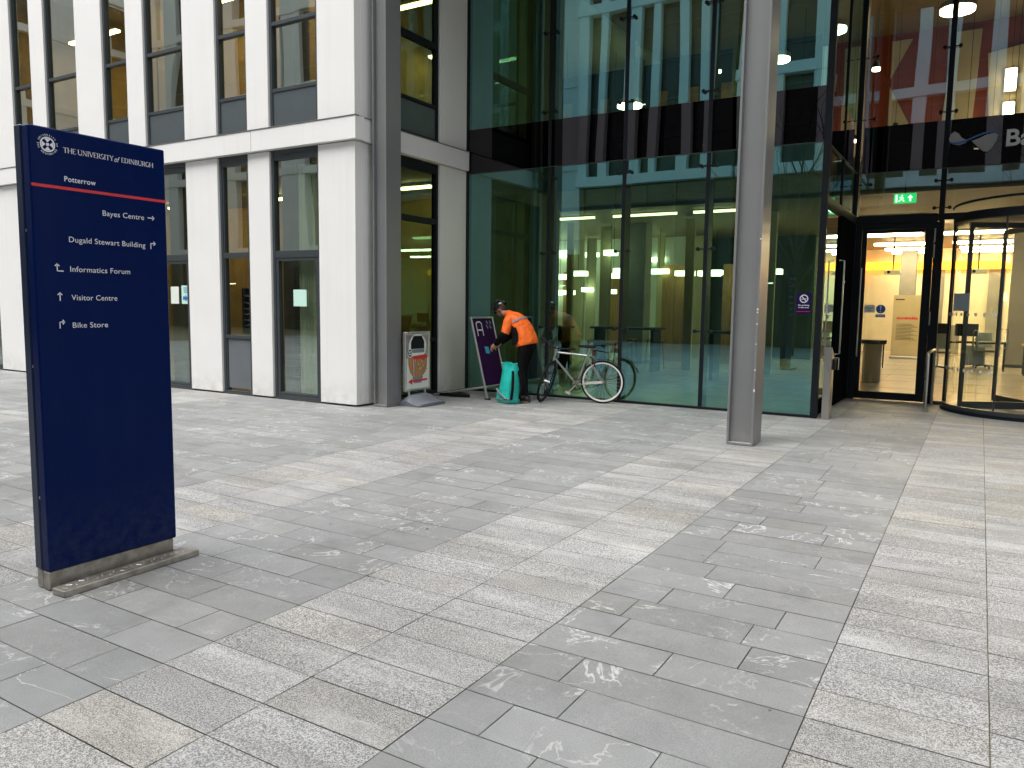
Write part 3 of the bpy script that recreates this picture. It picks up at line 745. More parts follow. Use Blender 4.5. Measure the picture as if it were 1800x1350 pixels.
# ------------------------------------------------------------------ inside the lobby
def structure(name, mb, mat):
    return tag(mb.build(name, mat), kind='structure')
def lobby_inside():
    m = MB(); m.box(-26, 8.3, 14.66, 33, -.02, .004); m.box(-26, CX-.04, 11.63, 14.655, -.02, .004); structure('lobby_floor', m, MT['floor_in'])
    m = MB()
    for x in (-5.4, -3.6, -1.8, 0.0, 1.8, 3.6): m.box(x, x+.012, 15, 33, .0045, .006)
    for y in (17, 18.8, 20.6, 22.4, 24.2, 26, 28, 30): m.box(-14, 8.2, y, y+.012, .0065, .008)
    m.build('floor_joints', MT['darkin'], lobby, True)
    # upper gallery slab, edge 1.9 m behind the glass
    m = MB(); m.box(-16, 8.29, 16.6, 32.9, 3.86, 4.5); m.box(-16, -2.6, 14.2, 16.59, 3.86, 4.5)
    m.build('gallery_slab', MT['olive'], lobby, True)
    m = MB(); m.box(-16, 8.29, 11.7, 22.5, 8.5, 8.55); m.box(-16, 8.29, 16.65, 32.8, 3.78, 3.85)
    m.build('ceiling', MT['wood_dark'], lobby, True)
    # ground floor back walls
    m = MB(); m.box(-4.39, 8.2, 32.0, 32.2, 0, 3.78); m.build('back_wall', MT['cream'], lobby, True)
    m = MB()
    for x, w_ in ((-1.55, .35), (.15, .5), (1.9, .4), (3.0, .9)): m.box(x, x+w_, 31.92, 31.99, 0, 3.1)
    m.build('wall_panel', MT['concrete'], lobby, True)
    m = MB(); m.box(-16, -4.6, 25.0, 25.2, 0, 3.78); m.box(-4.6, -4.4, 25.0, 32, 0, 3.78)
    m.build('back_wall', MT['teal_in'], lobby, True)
    m = MB()
    for x, w_ in ((-7.9, .7), (-6.15, .65), (-5.3, .5)): m.box(x, x+w_, 21.4, 21.5, .0, 2.75)
    m.box(-12.4, -11.9, 23.9, 24, 0, 2.7); m.box(-10.6, -10.1, 23.9, 24, 0, 2.7)
    m.build('timber_panel', MT['wood'], lobby, True)
    m = MB(); m.box(-4.95, -4.15, 18.6, 18.72, 0, 3.78)
    for x, y, w_ in ((-6.3, 18.6, .22), (-13.2, 20, .35), (-9.35, 18.2, .16), (-8.95, 19.4, .3), (-8.3, 22, .2), (-11.7, 23, .5), (-10.9, 22.6, .3), (-7.5, 23, .25)): m.box(x, x+w_, y, y+.1, 0, 3.7)
    m.build('timber_screen', MT['beige'], lobby, True)
    # wall of the wing carried on inside
    m = MB(); m.box(-8.15, -8.0, 11.72, 12.6, 0, 8.4); m.box(-8.15, -8.0, 14.3, 15.2, 0, 8.4); m.box(-8.15, -8.0, 12.6, 14.3, 3.6, 4.8)
    m.build('inner_pier', MT['concrete'], lobby, True)
    m = MB(); m.box(-8.25, -8.16, 12.6, 15.2, 0, 3.6); m.box(-8.25, -8.16, 12.6, 15.2, 4.8, 8.4)
    m.build('inner_wall', MT['olive'], lobby, True)
    # red gallery wall with angled pale boards
    m = MB(); m.box(-3.9, 8.2, 22.4, 22.6, 4.5, 8.5); m.build('red_wall', MT['redwall'], lobby, True)
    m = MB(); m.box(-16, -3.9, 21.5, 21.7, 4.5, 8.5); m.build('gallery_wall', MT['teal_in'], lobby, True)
    fn = lambda a, b, d: (a, 22.3+d, b)
    m = MB()
    m.prism([(-2.35, 4.5), (-1.6, 4.5), (-1.85, 6.2), (-2.35, 7.2)], fn, 0, .08); m.prism([(-2.35, 7.4), (-2.35, 8.3), (-1.9, 8.3)], fn, 0, .08)
    m.prism([(-1.25, 4.5), (-.55, 4.5), (-.40, 8.3), (-1.0, 8.3)], fn, 0, .08)
    m.prism([(-.15, 6.2), (.95, 5.9), (1.05, 7.9), (-.25, 7.7)], fn, 0, .08); m.prism([(1.7, 4.5), (2.6, 4.5), (2.3, 8.3), (1.5, 8.3)], fn, 0, .08)
    m.build('acoustic_board', MT['beige'], lobby, True)
    m = MB(); m.box(-2.75, -2.40, 18.0, 18.35, 4.5, 8.5); m.box(-8.9, -8.5, 20.6, 21, 4.5, 8.5); m.box(-5.9, -5.5, 20.6, 21, 4.5, 8.5)
    m.build('gallery_column', MT['olive'], lobby, True)
    # gallery windows of the back rooms seen through the teal glass
    m = MB()
    for x in (-13.6, -12.5, -11.2, -10.0, -8.2, -7.3, -6.4, -5.0): m.box(x, x+.26, 21.38, 21.48, 4.8, 7.6)
    m.build('timber_fin', MT['wood'], lobby, True)
lobby_inside()
def con_column(x, y, z1, wdt, label, mat='concrete'):
    t = thing('concrete_column', label, 'column', (x, y, 0), 0)
    MB().bevbox(-wdt/2, wdt/2, -wdt/2, wdt/2, .004, z1, .015).build('shaft', MT[mat], t)
    MB().bevbox(-wdt/2-.01, wdt/2+.01, -wdt/2-.01, wdt/2+.01, .003, .09, .004).build('skirting', MT['frame'], t)
con_column(-2.18, 29.5, 3.78, .48, 'grey concrete column seen through the entrance door glass')
con_column(.86, 25.7, 3.78, .42, 'brownish concrete column seen through the revolving door')
con_column(-8.05, 20.0, 3.78, .50, 'round-edged grey column behind the middle teal glass pane')
con_column(-12.6, 22.5, 3.78, .45, 'slim grey column deep inside behind the bicycle')

def lamp_box(x, y, z, L, Wd, H, mat, label, cat='ceiling light', grp=None, name='ceiling_light', ang=0, cord=None):
    t = thing(name, label, cat, (x, y, z), ang, grp)
    MB().bevbox(-L/2, L/2, -Wd/2, Wd/2, 0, H, .006).build('diffuser', MT[mat], t)
    if cord: MB().tube([(0, 0, H+.001), (0, 0, H+cord)], .006, 6).build('cord', MT['black'], t)
    else: MB().bevbox(-L/2-.02, L/2+.02, -Wd/2-.02, Wd/2+.02, H+.002, H+.05, .006).build('housing', MT['alu'], t)
    return t
g1 = 'bright strip lights over the room behind the entrance'
for k, (y, z, xs, mt) in enumerate(((30.9, 3.55, (-2.1, .05, 2.2, 4.2), 'lamp_hot'), (28.6, 3.51, (-2.1, .05, 2.2, 4.2), 'lamp_hot'), (26.5, 3.52, (-2.2, -.1, 2.1, 4.2), 'lamp_hot'), (23.2, 3.52, (-2.2, -.35, 2.0), 'lamp_hot'), (19, 3.52, (-1.9, 1.2, 3.5), 'lamp_warm'))):  # second row is an added lamp row, put in to brighten the cream wall
    for x in xs: lamp_box(x, y, z, 1.5, .22, .06, mt, 'long bright strip light under the ceiling seen through the entrance glass', grp=g1)
m = MB(); m.box(-4.3, 8.1, 31.75, 31.85, 3.02, 3.30); tag(m.build('cove_light', MT['lamp_amber']), 'continuous amber cove light along the top of the cream wall', 'cove light')
g2 = 'pale box pendants over the cafe seen through teal glass'
for (x, y, z, L) in ((-11.0, 21, 2.36, .55), (-10.1, 20.4, 2.42, .5), (-9.95, 18.8, 2.26, .45), (-8.9, 20.2, 2.34, .6), (-8.0, 21.4, 2.50, .6), (-7.1, 21, 2.42, .5), (-6.2, 20.3, 2.38, .55), (-5.5, 21, 2.48, .4), (-5.05, 20.4, 2.44, .35), (-13.3, 24, 1.95, .7), (-12.6, 23.6, 1.9, .5), (-12.9, 23.4, 3.15, .7), (-11.9, 23.0, 3.22, .6), (-11.1, 23.3, 3.16, .5), (-10.2, 22.8, 1.95, .45), (-11.3, 22.0, 1.9, .5), (-10.75, 22.4, 2.0, .3), (-9.3, 21.6, 2.55, .35), (-8.55, 19.2, 2.9, .3), (-6.65, 22.4, 2.5, .35), (-4.7, 21.2, 2.45, .3), (-12.4, 24, 3.2, .4), (-9.0, 24, 3.0, .45)):
    lamp_box(x, y, z, L, .3, .14, 'lamp_pend', 'glowing box pendant hanging over the cafe behind the teal glass', 'pendant lamp', g2, 'pendant_lamp', 0, 3.77-z-.14)
for x in (-11.2, -9.1, -7.0, -5.0): lamp_box(x, 17.6, 3.70, 1.6, .07, .05, 'lamp_warm', 'thin linear light under the gallery behind the teal glass', grp='thin linear lights under the gallery')
def disc_lamp(x, y, z, r, label, cord):
    t = thing('pendant_lamp', label, 'pendant lamp', (x, y, z)); m = MB()
    poly = [(r*math.cos(R(10*i)), r*math.sin(R(10*i))) for i in range(36)]
    m.prism(poly, lambda a, b, d: (a, b, d), 0, .05); m.build('diffuser', MT['lamp_white'], t)
    m = MB(); m.prism([(a*1.04, b*1.04) for a, b in poly], lambda a, b, d: (a, b, d), .052, .16); m.build('shade', MT['alu'], t)
    MB().tube([(0, 0, .16), (0, 0, .16+cord)], .01, 6).build('cord', MT['black'], t)
disc_lamp(-.78, 18.2, 7.45, .31, 'large round glowing lamp above the gallery over the entrance', .88)
disc_lamp(-4.2, 18.2, 7.0, .25, 'round glowing lamp hung in the void behind the right steel column', 1.3)
disc_lamp(-7.75, 18.3, 6.45, .30, 'round glowing lamp hung behind the second teal pane', 1.8)
for (x, y, z, L, a, lab) in ((.35, 20.5, 5.35, 1.5, 8, 'slanted tube light above the gallery desk'), (-.55, 21, 5.4, .5, 0, 'short tube light left of the slanted tube on the gallery'),
                        (-3.9, 19.4, 5.9, .9, -50, 'slanted tube light seen just right of the right steel column'), (-8.9, 20, 6.15, .9, -35, 'slanted tube light behind the first teal pane'), (-6.3, 20, 6.3, .9, -35, 'slanted tube light behind the third teal pane')):
    lamp_box(x, y, z, L, .08, .06, 'lamp_white', lab, 'tube light', None, 'tube_light', R(a), 8.4-z)
for z, h, lab in ((6.75, .5, 'upper upright glowing wall light on the red wall'), (6.1, .38, 'lower upright glowing wall light on the red wall')):
    t = thing('wall_light', lab, 'wall light', (.25, 22.2, z)); MB().bevbox(-.11, .11, -.05, 0, 0, h, .01).build('diffuser', MT['lamp_white'], t); MB().bevbox(-.13, .13, .002, .05, -.02, h+.02, .005).build('housing', MT['alu'], t)
# small spotlights over the gallery
for k, (x, y, z) in enumerate(((-2.1, 17.4, 6.3), (-1.75, 18.0, 5.2), (-1.2, 19.5, 5.35), (-.05, 18.5, 5.0), (.55, 19.2, 6.0), (.95, 18.2, 5.25), (-3.3, 18.5, 5.6), (-4.9, 19.5, 5.3), (-7.0, 19.5, 5.2), (-9.6, 18.5, 5.45), (-5.6, 18.4, 7.0), (-1.0, 20.5, 4.95), (.2, 17.6, 4.85))):
    t = thing('spotlight', 'small glowing spotlight hanging over the gallery behind the glass', 'spotlight', (x, y, z), 0, 'small spotlights over the gallery')
    m = MB(); m.tube([(0, 0, 0), (0, 0, .05)], .075, 12); m.build('lens', MT['lamp_white'], t)
    m = MB(); m.tube([(0, 0, .052), (0, 0, .17)], [.085, .04], 12); m.tube([(0, 0, .17), (0, 0, 8.49-z)], .005, 4); m.build('hanging_shade', MT['black'], t)
# exit sign
def exit_sign(x, y, z, label, wdt=.36):
    t = thing('exit_sign', label, 'exit sign', (x, y, z)); MB().bevbox(-wdt/2, wdt/2, 0, .04, 0, .17, .005).build('panel', MT['exitgreen'], t)
    m = MB(); m.prism([(.02+a, b) for a, b in ((.05, .03), (.08, .03), (.08, .09), (.11, .09), (.065, .14), (.02, .09), (.05, .09))], lambda a, b, d: (a, d, b), -.004, -.001)
    m.tube([(-.10, -.004, .03), (-.06, -.004, .07), (-.05, -.004, .11)], .008, 5); m.tube([(-.06, -.004, .07), (-.02, -.004, .05), (-.015, -.004, .025)], .008, 5); m.tube([(-.09, -.004, .095), (-.05, -.004, .11), (-.02, -.004, .08)], .007, 5); m.sph((-.045, -.004, .135), .012, 8)
    m.box(-.15, -.12, -.004, -.001, .02, .15)
    m.build('pictogram', MT['exitwhite'], t)
    MB().tube([(0, .02, .17), (0, .02, .7)], .008, 6).build('hanger', MT['black'], t)
exit_sign(-1.29, 15.6, 3.45, 'green running-man exit sign with up arrow above the entrance door')
exit_sign(-2.55, 15.9, 3.35, 'green exit sign left of the entrance, beside the corner post', .22)
exit_sign(-11.1, 20.5, 3.75-.72, 'small green exit sign deep behind the teal glass', .3)
# pull-up banner
t = thing('banner', 'beige pull-up banner with red heading standing behind the entrance door', 'banner', (-2.0, 27.6, .01))
MB().bevbox(-.42, .42, -.02, .02, .08, 2.02, .004).build('panel', MT['beige'], t)
MB().bevbox(-.45, .45, -.12, .12, 0, .075, .01).build('foot', MT['alu'], t)
m = MB(); rr = random.Random(3); x = -.30
while x < .28:
    w_ = rr.uniform(.025, .06); m.box(x, x+w_, -.024, -.021, 1.25, 1.31+rr.uniform(0, .03)); x += w_+.012
m.build('heading', MT['red'], t)
m = MB()
for k in range(12): m.box(-.3, .3-(k % 3)*.08, -.024, -.021, .6+k*.045, .612+k*.045)
m.box(-.36, -.1, -.024, -.021, 1.86, 1.90); m.build('small_print', MT['frame'], t)
# desks, monitors, chairs in the lit room
def desk(x, y, L, label, top='black'):
    t = thing('desk', label, 'desk', (x, y, .008)); MB().bevbox(-L/2, L/2, -.35, .35, .70, .745, .006).build('desktop', MT[top], t)
    for sx in (-1, 1):
        for sy in (-1, 1): MB().tube([(sx*(L/2-.07), sy*.29, 0), (sx*(L/2-.07), sy*.29, .699)], .02, 8).build('leg', MT['black'], t)
    return t
desk(-.35, 23.8, 2.0, 'long black desk behind the revolving door'); desk(1.55, 22.6, 1.3, 'timber-topped desk beside the brownish column', 'wood'); desk(-2.55, 22.5, .9, 'small dark desk at the left edge of the entrance door glass')
desk(3.6, 24, 1.6, 'black desk at the right end of the lit room')
def monitor(x, y, label):
    t = thing('monitor', label, 'monitor', (x, y, .755)); MB().bevbox(-.27, .27, -.02, .02, .13, .46, .006).build('screen', MT['black'], t)
    m = MB(); m.tube([(0, 0, 0), (0, .01, .14)], .018, 8); m.bevbox(-.11, .11, -.08, .08, 0, .012, .003); m.build('stand', MT['alu'], t)
monitor(-.95, 23.8, 'black monitor at the left end of the long black desk'); monitor(-.30, 23.9, 'black monitor in the middle of the long black desk'); monitor(1.35, 22.6, 'black monitor on the timber-topped desk')
def chair(x, y, a, label, grp=None):
    t = thing('office_chair', label, 'chair', (x, y, .008), R(a), grp)
    MB().bevbox(-.23, .23, -.22, .22, .44, .50, .02).build('seat', MT['frame'], t)
    m = MB(); vs = []
    for i in range(7):
        u = -.21+.42*i/6; yy = .22+.05*(1-(u/.21)**2)
        vs += [(u, yy, .56), (u*.9, yy+.06, .96)]
    m.add(vs, [(2*i, 2*i+2, 2*i+3, 2*i+1) for i in range(6)], 0, True); m.add([(v[0], v[1]+.025, v[2]) for v in vs], [(2*i, 2*i+2, 2*i+3, 2*i+1) for i in range(6)], 0, True)
    m.tube([(0, .2, .46), (0, .30, .6)], .02, 6); m.build('backrest', MT['bluegrey'], t)
    MB().tube([(0, 0, .07), (0, 0, .44)], .025, 8).build('column', MT['alu'], t)
    m = MB()
    for k in range(5): a_ = R(72*k); m.tube([(0, 0, .09), (.27*math.cos(a_), .27*math.sin(a_), .06)], .018, 6); m.sph((.27*math.cos(a_), .27*math.sin(a_), .03), .03, 8)
    m.build('star_base', MT['black'], t)
chair(-.9, 23.1, 180, 'office chair before the left end of the long black desk'); chair(.15, 24.6, 10, 'office chair behind the long black desk'); chair(1.95, 23.3, 30, 'curved grey chair behind the timber-topped desk'); chair(2.4, 21.9, 200, 'office chair right of the timber-topped desk')
t = thing('projector', 'white ceiling projector hanging before the cream wall behind the door', 'projector', (-2.35, 26, 2.62)); MB().bevbox(-.22, .22, -.16, .16, 0, .13, .02).build('body', MT['paper'], t); MB().tube([(0, 0, .13), (0, 0, 1.15)], .02, 8).build('mount', MT['black'], t); MB().tube([(-.1, -.17, .065), (-.1, -.161, .065)], .045, 14).build('lens', MT['black'], t)
t = thing('projector', 'white ceiling projector seen through the revolving door glass', 'projector', (-.15, 26, 2.62)); MB().bevbox(-.22, .22, -.16, .16, 0, .13, .02).build('body', MT['paper'], t); MB().tube([(0, 0, .13), (0, 0, 1.15)], .02, 8).build('mount', MT['black'], t); MB().tube([(-.1, -.17, .065), (-.1, -.161, .065)], .045, 14).build('lens', MT['black'], t)
def cupboard(x, y, L, H, label, mat):
    t = thing('cupboard', label, 'cupboard', (x, y, .008)); MB().bevbox(-L/2, L/2, -.22, .22, .05, H, .01).build('carcass', MT[mat], t)
    for s in (-1, 1): MB().bevbox(*(sorted((s*.01, s*(L/2-.01)))), -.24, -.222, .08, H-.03, .004).build('door', MT[mat], t)
cupboard(-1.15, 31, 1.1, 1.05, 'low pale cupboard against the cream wall behind the banner', 'concrete'); cupboard(1.4, 30.8, 1.4, .8, 'low pale cupboard behind the brownish column', 'paper'); cupboard(-.1, 25.0, .5, .6, 'grey pedestal under the long black desk', 'bluegrey')
t = thing('display_stand', 'tall cream leaning display stand just inside the door', 'display stand', (-1.95, 18.2, .008), R(20)); MB().bevbox(-.16, .16, -.12, .12, 0, .82, .01).build('body', MT['beige'], t); MB().bevbox(-.24, .24, -.16, .16, .822, .90, .01).build('top', MT['darkin'], t)
# high tables and stools in the cafe behind the teal glass
def stool(x, y, label, grp='tall stools at the cafe tables'):
    t = thing('stool', label, 'stool', (x, y, .008), 0, grp); m = MB()
    MB().bevbox(-.17, .17, -.17, .17, .70, .74, .01).build('seat', MT['wood'], t)
    for sx in (-1, 1):
        for sy in (-1, 1): MB().tube([(sx*.19, sy*.19, 0), (sx*.14, sy*.14, .70)], .012, 6).build('leg', MT['black'], t)
def htable(x, y, L, label):
    t = thing('high_table', label, 'table', (x, y, .008)); MB().bevbox(-L/2, L/2, -.35, .35, 1.0, 1.05, .008).build('tabletop', MT['teal_in'], t)
    for s in (-1, 1): MB().bevbox(s*(L/2-.12)-.04, s*(L/2-.12)+.04, -.25, .25, 0, .999, .005).build('leg', MT['black'], t)
htable(-7.35, 17.6, 1.7, 'high cafe table behind the third teal pane'); htable(-9.4, 17.0, 1.5, 'high cafe table behind the bicycle'); htable(-4.4, 16.4, 1.1, 'high table behind the right steel column')
for x, y in ((-7.8, 16.8), (-7.1, 16.8), (-9.7, 16.2), (-9.1, 16.2), (-6.9, 18.3), (-7.6, 18.3)): stool(x, y, 'tall stool with black legs at a cafe table behind the teal glass')

# ------------------------------------------------------------------ steel H columns
def h_column(x, y, wx, dy, label, loc_z=8.40, chips=False):
    t = thing('steel_column', label, 'column', (x, y, 0)); m = MB(); f = .026
    m.bevbox(-wx/2, -wx/2+f, -dy/2, dy/2, .035, loc_z, .003); m.bevbox(wx/2-f, wx/2, -dy/2, dy/2, .035, loc_z, .003)
    m.box(-wx/2+f, wx/2-f, -dy/2+.06, -dy/2+.085, .035, loc_z)
    m.build('shaft', MT['steel_paint'], t)
    m = MB(); m.bevbox(-wx/2+.002, wx/2-.002, -dy/2+.002, dy/2-.002, .004, .034, .003); m.build('base_plate', MT['steel_paint'], t)
    if chips:
        m = MB(); rr = random.Random(4)
        for z, s in ((.62, .02), (.86, .008), (1.37, .009), (1.53, .012), (1.50, .008), (1.15, .006), (2.3, .01)):
            m.bevbox(wx/2-f*.7, wx/2-.002, -dy/2-.0025, -dy/2+.004, z, z+s*1.6, .0008)
        m.build('paint_chip', MT['signwhite'], t)
h_column(-2.255, 8.935, .30, .38, 'grey steel H column standing on the paving in front of the teal glass', chips=True)
h_column(-7.655, 9.03, .26, .34, 'grey steel H column close against the corner of the white block')

# ------------------------------------------------------------------ wayfinding sign
def serif_text(mb, s, fn, a0, b0, cap, width):
    """Roman capitals drawn as strokes with thick stems, thin arms and serifs"""
    TH, TN, SF = .13, .055, .05
    G_ = {  # width, thick strokes, thin strokes, serif points (x,y)
     'T': (.72, [((.36, 0), (.36, 1))], [((.02, .97), (.70, .97))], [(.36, 0)], [(.03, .97, .12), (.69, .97, .12)]),
     'H': (.84, [((.13, 0), (.13, 1)), ((.71, 0), (.71, 1))], [((.13, .5), (.71, .5))], [(.13, 0), (.13, 1), (.71, 0), (.71, 1)], []),
     'E': (.62, [((.13, 0), (.13, 1))], [((.05, .97), (.56, .97)), ((.13, .52), (.46, .52)), ((.05, .03), (.58, .03))], [], [(.56, .97, .12), (.58, .03, -.12)]),
     'U': (.80, [((.12, .25), (.12, 1))], [((.68, .25), (.68, 1))], [(.12, 1), (.68, 1)], []),
     'N': (.84, [((.14, 1), (.70, 0))], [((.14, 0), (.14, 1)), ((.70, 0), (.70, 1))], [(.14, 0), (.70, 1)], []),
     'I': (.34, [((.17, 0), (.17, 1))], [], [(.17, 0), (.17, 1)], []),
     'V': (.76, [((.08, 1), (.40, 0))], [((.40, 0), (.68, 1))], [(.08, 1), (.68, 1)], []),
     'R': (.70, [((.13, 0), (.13, 1)), ((.36, .48), (.64, 0))], [((.05, .97), (.13, .97))], [(.13, 0)], []),
     'S': (.56, [], [], [], []), 'Y': (.72, [((.36, 0), (.36, .5)), ((.08, 1), (.36, .47))], [((.36, .47), (.64, 1))], [(.36, 0), (.08, 1), (.64, 1)], []),
     'D': (.78, [((.13, 0), (.13, 1))], [((.05, .97), (.35, .97)), ((.05, .03), (.35, .03))], [], []),
     'B': (.66, [((.13, 0), (.13, 1))], [((.05, .97), (.30, .97)), ((.13, .52), (.33, .52)), ((.05, .03), (.33, .03))], [], []),
     'G': (.76, [((.62, .08), (.62, .40))], [], [(.62, .40)], []), ' ': (.28, [], [], [], [])}
    def arcs(c):
        A = lambda cx, cy, rx, ry, a0, a1, n=10: [(cx+rx*math.cos(R(a0+(a1-a0)*i/n)), cy+ry*math.sin(R(a0+(a1-a0)*i/n))) for i in range(n+1)]
        return {'U': [A(.40, .28, .28, .27, 180, 360)], 'R': [A(.30, .73, .24, .25, 90, -90)], 'D': [A(.34, .5, .34, .47, 90, -90)],
                'B': [A(.30, .75, .20, .22, 90, -90), A(.32, .27, .24, .245, 90, -90)], 'S': [A(.28, .74, .19, .23, 30, 250), A(.28, .27, .20, .25, 70, -150)],
                'G': [A(.42, .5, .34, .48, 45, 325, 16)]}.get(c, [])
    tot = sum(G_[c][0] for c in s); sx = width/tot; x = a0
    def seg(p, q, w):
        d = Vector((q[0]-p[0], q[1]-p[1])); d.normalize(); nx, ny = -d.y*w/2, d.x*w/2
        P_ = [(p[0]+nx, p[1]+ny), (p[0]-nx, p[1]-ny), (q[0]-nx, q[1]-ny), (q[0]+nx, q[1]+ny)]
        mb.add([fn(x+a*sx, b0+b*cap) for a, b in P_], [(0, 1, 2, 3)])
    for c in s:
        W, th, tn, sf, ax = G_[c]
        for p, q in th: seg(p, q, TH)
        for p, q in tn: seg(p, q, TN)
        for (u, v) in sf: seg((u-.12, v-(.02 if v > .5 else -.02)), (u+.12, v-(.02 if v > .5 else -.02)), SF)
        for (u, v, h) in ax: seg((u, v), (u, v-h), SF)
        for pl in arcs(c):
            n = len(pl)
            for i in range(n-1): seg(pl[i], pl[i+1], TN+(TH-TN)*math.sin(math.pi*(i+.5)/(n-1)))
        x += W*sx
def wayfinder():
    x1 = -4.145; x0 = -4.285; y0, y1 = 2.145, 2.905
    t = thing('wayfinding_sign', 'tall navy blue freestanding direction sign with white lettering and red line', 'sign', (-4.215, 2.52, 0))
    m = MB(); m.bevbox(x0+.074, x1, y0, y1, .105, 2.425, .006); m.build('front_panel', MT['navy'], t, True)
    m = MB(); m.bevbox(x0, x0+.064, y0, y1, .105, 2.432, .006); m.build('rear_panel', MT['navy_edge'], t, True)
    m = MB(); m.box(x0+.01, x1-.02, y0+.012, y1-.012, .10, 2.40); m.build('core', MT['black'], t, True)
    m = MB(); m.bevbox(x0+.075, x1-.004, y0+.0, y1-.02, .004, .103, .003); m.bevbox(x0+.008, x0+.062, y0+.004, y1-.02, .004, .103, .003); m.build('plinth', MT['stain_steel'], t, True)
    m = MB()
    for z in (.5, 1.2, 1.9): m.tube([(x0+.069, y0+.004, z), (x0+.069, y0+.02, z)], .008, 8)
    m.build('screw', MT['steel'], t, True)
    X = x1+.0015; fn = lambda a, b: (X, a, b)
    m = MB(); m.box(x1+.0006, x1+.002, y0+.003, y1-.003, 2.121, 2.136); m.build('red_line', MT['red'], t, True)
    m = MB()
    serif_text(m, 'THE UNIVERSITY', fn, 2.315, 2.312, .0265, .275)
    put_text(m, 'of', fn, 2.594, 2.309, cap=.030, width=.032, shear=.35)
    serif_text(m, 'EDINBURGH', fn, 2.634, 2.312, .0265, .195)
    put_text(m, 'Potterrow', fn, 2.315, 2.165, cap=.028, width=.168, bold=.012, space=1.06)
    put_text(m, 'Bayes Centre', fn, 2.515, 2.009, cap=.030, width=.245, bold=.0, space=1.04)
    put_text(m, 'Dugald Stewart Building', fn, 2.325, 1.852, cap=.030, width=.437, bold=.0, space=1.04)
    put_text(m, 'Informatics Forum', fn, 2.325, 1.697, cap=.030, width=.338, bold=.0, space=1.04)
    put_text(m, 'Visitor Centre', fn, 2.325, 1.547, cap=.030, width=.255, bold=.0, space=1.04)
    put_text(m, 'Bike Store', fn, 2.325, 1.40, cap=.030, width=.195, bold=.0, space=1.04)
    def bar(p, q, w=.0052):
        d = Vector((q[0]-p[0], q[1]-p[1])).normalized()*w/2; n = Vector((-d.y, d.x))
        P_ = [Vector(p)-d+n, Vector(p)-d-n, Vector(q)+d-n, Vector(q)+d+n]; m.add([fn(a.x, a.y) for a in P_], [(0, 1, 2, 3)])
    def head(p, ang, s=.014):
        for k in (135, -135): bar(p, (p[0]+s*math.cos(R(ang+k)), p[1]+s*math.sin(R(ang+k))))
    bar((2.785, 2.024), (2.823, 2.024)); head((2.823, 2.024), 0)                       # right
    bar((2.797, 1.85), (2.797, 1.879)); bar((2.797, 1.879), (2.826, 1.879)); head((2.826, 1.879), 0)      # up then right
    bar((2.287, 1.698), (2.257, 1.698)); bar((2.257, 1.698), (2.257, 1.735)); head((2.257, 1.735), 90)   # left then up
    bar((2.265, 1.545), (2.265, 1.585)); head((2.265, 1.585), 90)
    bar((2.258, 1.40), (2.258, 1.431)); bar((2.258, 1.431), (2.284, 1.431)); head((2.284, 1.431), 0)
    m.build('lettering', MT['signwhite'], t, True)
    # round university seal: ring, saltire, book, castle; circular wording
    cy, cz = 2.237, 2.338; m = MB()
    def ring(r0, r1, n=40, mi=0, dx=0):
        vs = []
        for i in range(n):
            a = 2*math.pi*i/n; vs += [(X+dx, cy+r0*math.cos(a), cz+r0*math.sin(a)), (X+dx, cy+r1*math.cos(a), cz+r1*math.sin(a))]
        m.add(vs, [(2*i, 2*i+1, (2*i+3) % (2*n), (2*i+2) % (2*n)) for i in range(n)], mi)
    ring(.031, .038)
    for a0 in (0, 90, 180, 270):    # four pale fields left between the arms of the saltire
        a = R(a0); ca, sa = math.cos(a), math.sin(a)
        P_ = [(.010, 0), (.0275, -.0155), (.0300, 0), (.0275, .0155)]
        m.add([(X, cy+u*ca-v*sa, cz+u*sa+v*ca) for u, v in P_], [(0, 1, 2, 3)])
    m.add([(X+.0006, cy+a, cz+b) for a, b in ((-.0075, -.007), (.0075, -.007), (.0075, .007), (-.0075, .007))], [(0, 1, 2, 3)])
    word = 'THE UNIVERSITY OF EDINBURGH '; n = len(word)
    for i, c in enumerate(word):
        if c == ' ': continue
        a = R(205-i*360/n)
        put_text(m, c, fn, cy+.0435*math.cos(a), cz+.0435*math.sin(a), cap=.0085, align='c', rot=a-math.pi/2, bold=.02)
    m.build('seal', MT['signwhite'], t, True)
    t2 = thing('metal_strip', 'flat chequered metal strip lying on the paving beside the navy sign', 'metal strip', (-4.05, 2.5, 0), 0)
    m = MB(); M_ = Matrix.Translation((-4.045, 2.13, 0)) @ Matrix.Rotation(R(1.2), 4, 'Z')
    m.bevbox(-.055, .055, 0, .83, .001, .038, .004, 0, M_); m.build('bar', MT['stain_steel'], t2, True)
    m = MB(); rr = random.Random(2)
    for k in range(22):
        y = .03+k*.036; x = rr.uniform(-.03, .02)
        M2 = M_ @ Matrix.Translation((x, y, .0385)) @ Matrix.Rotation(R(rr.choice((35, -35))+rr.uniform(-15, 15)), 4, 'Z')
        m.bevbox(-.016, .016, -.004, .004, 0, .003, .001, 0, M2)
    m.build('tread_pattern', MT['alu'], t2, True)
wayfinder()

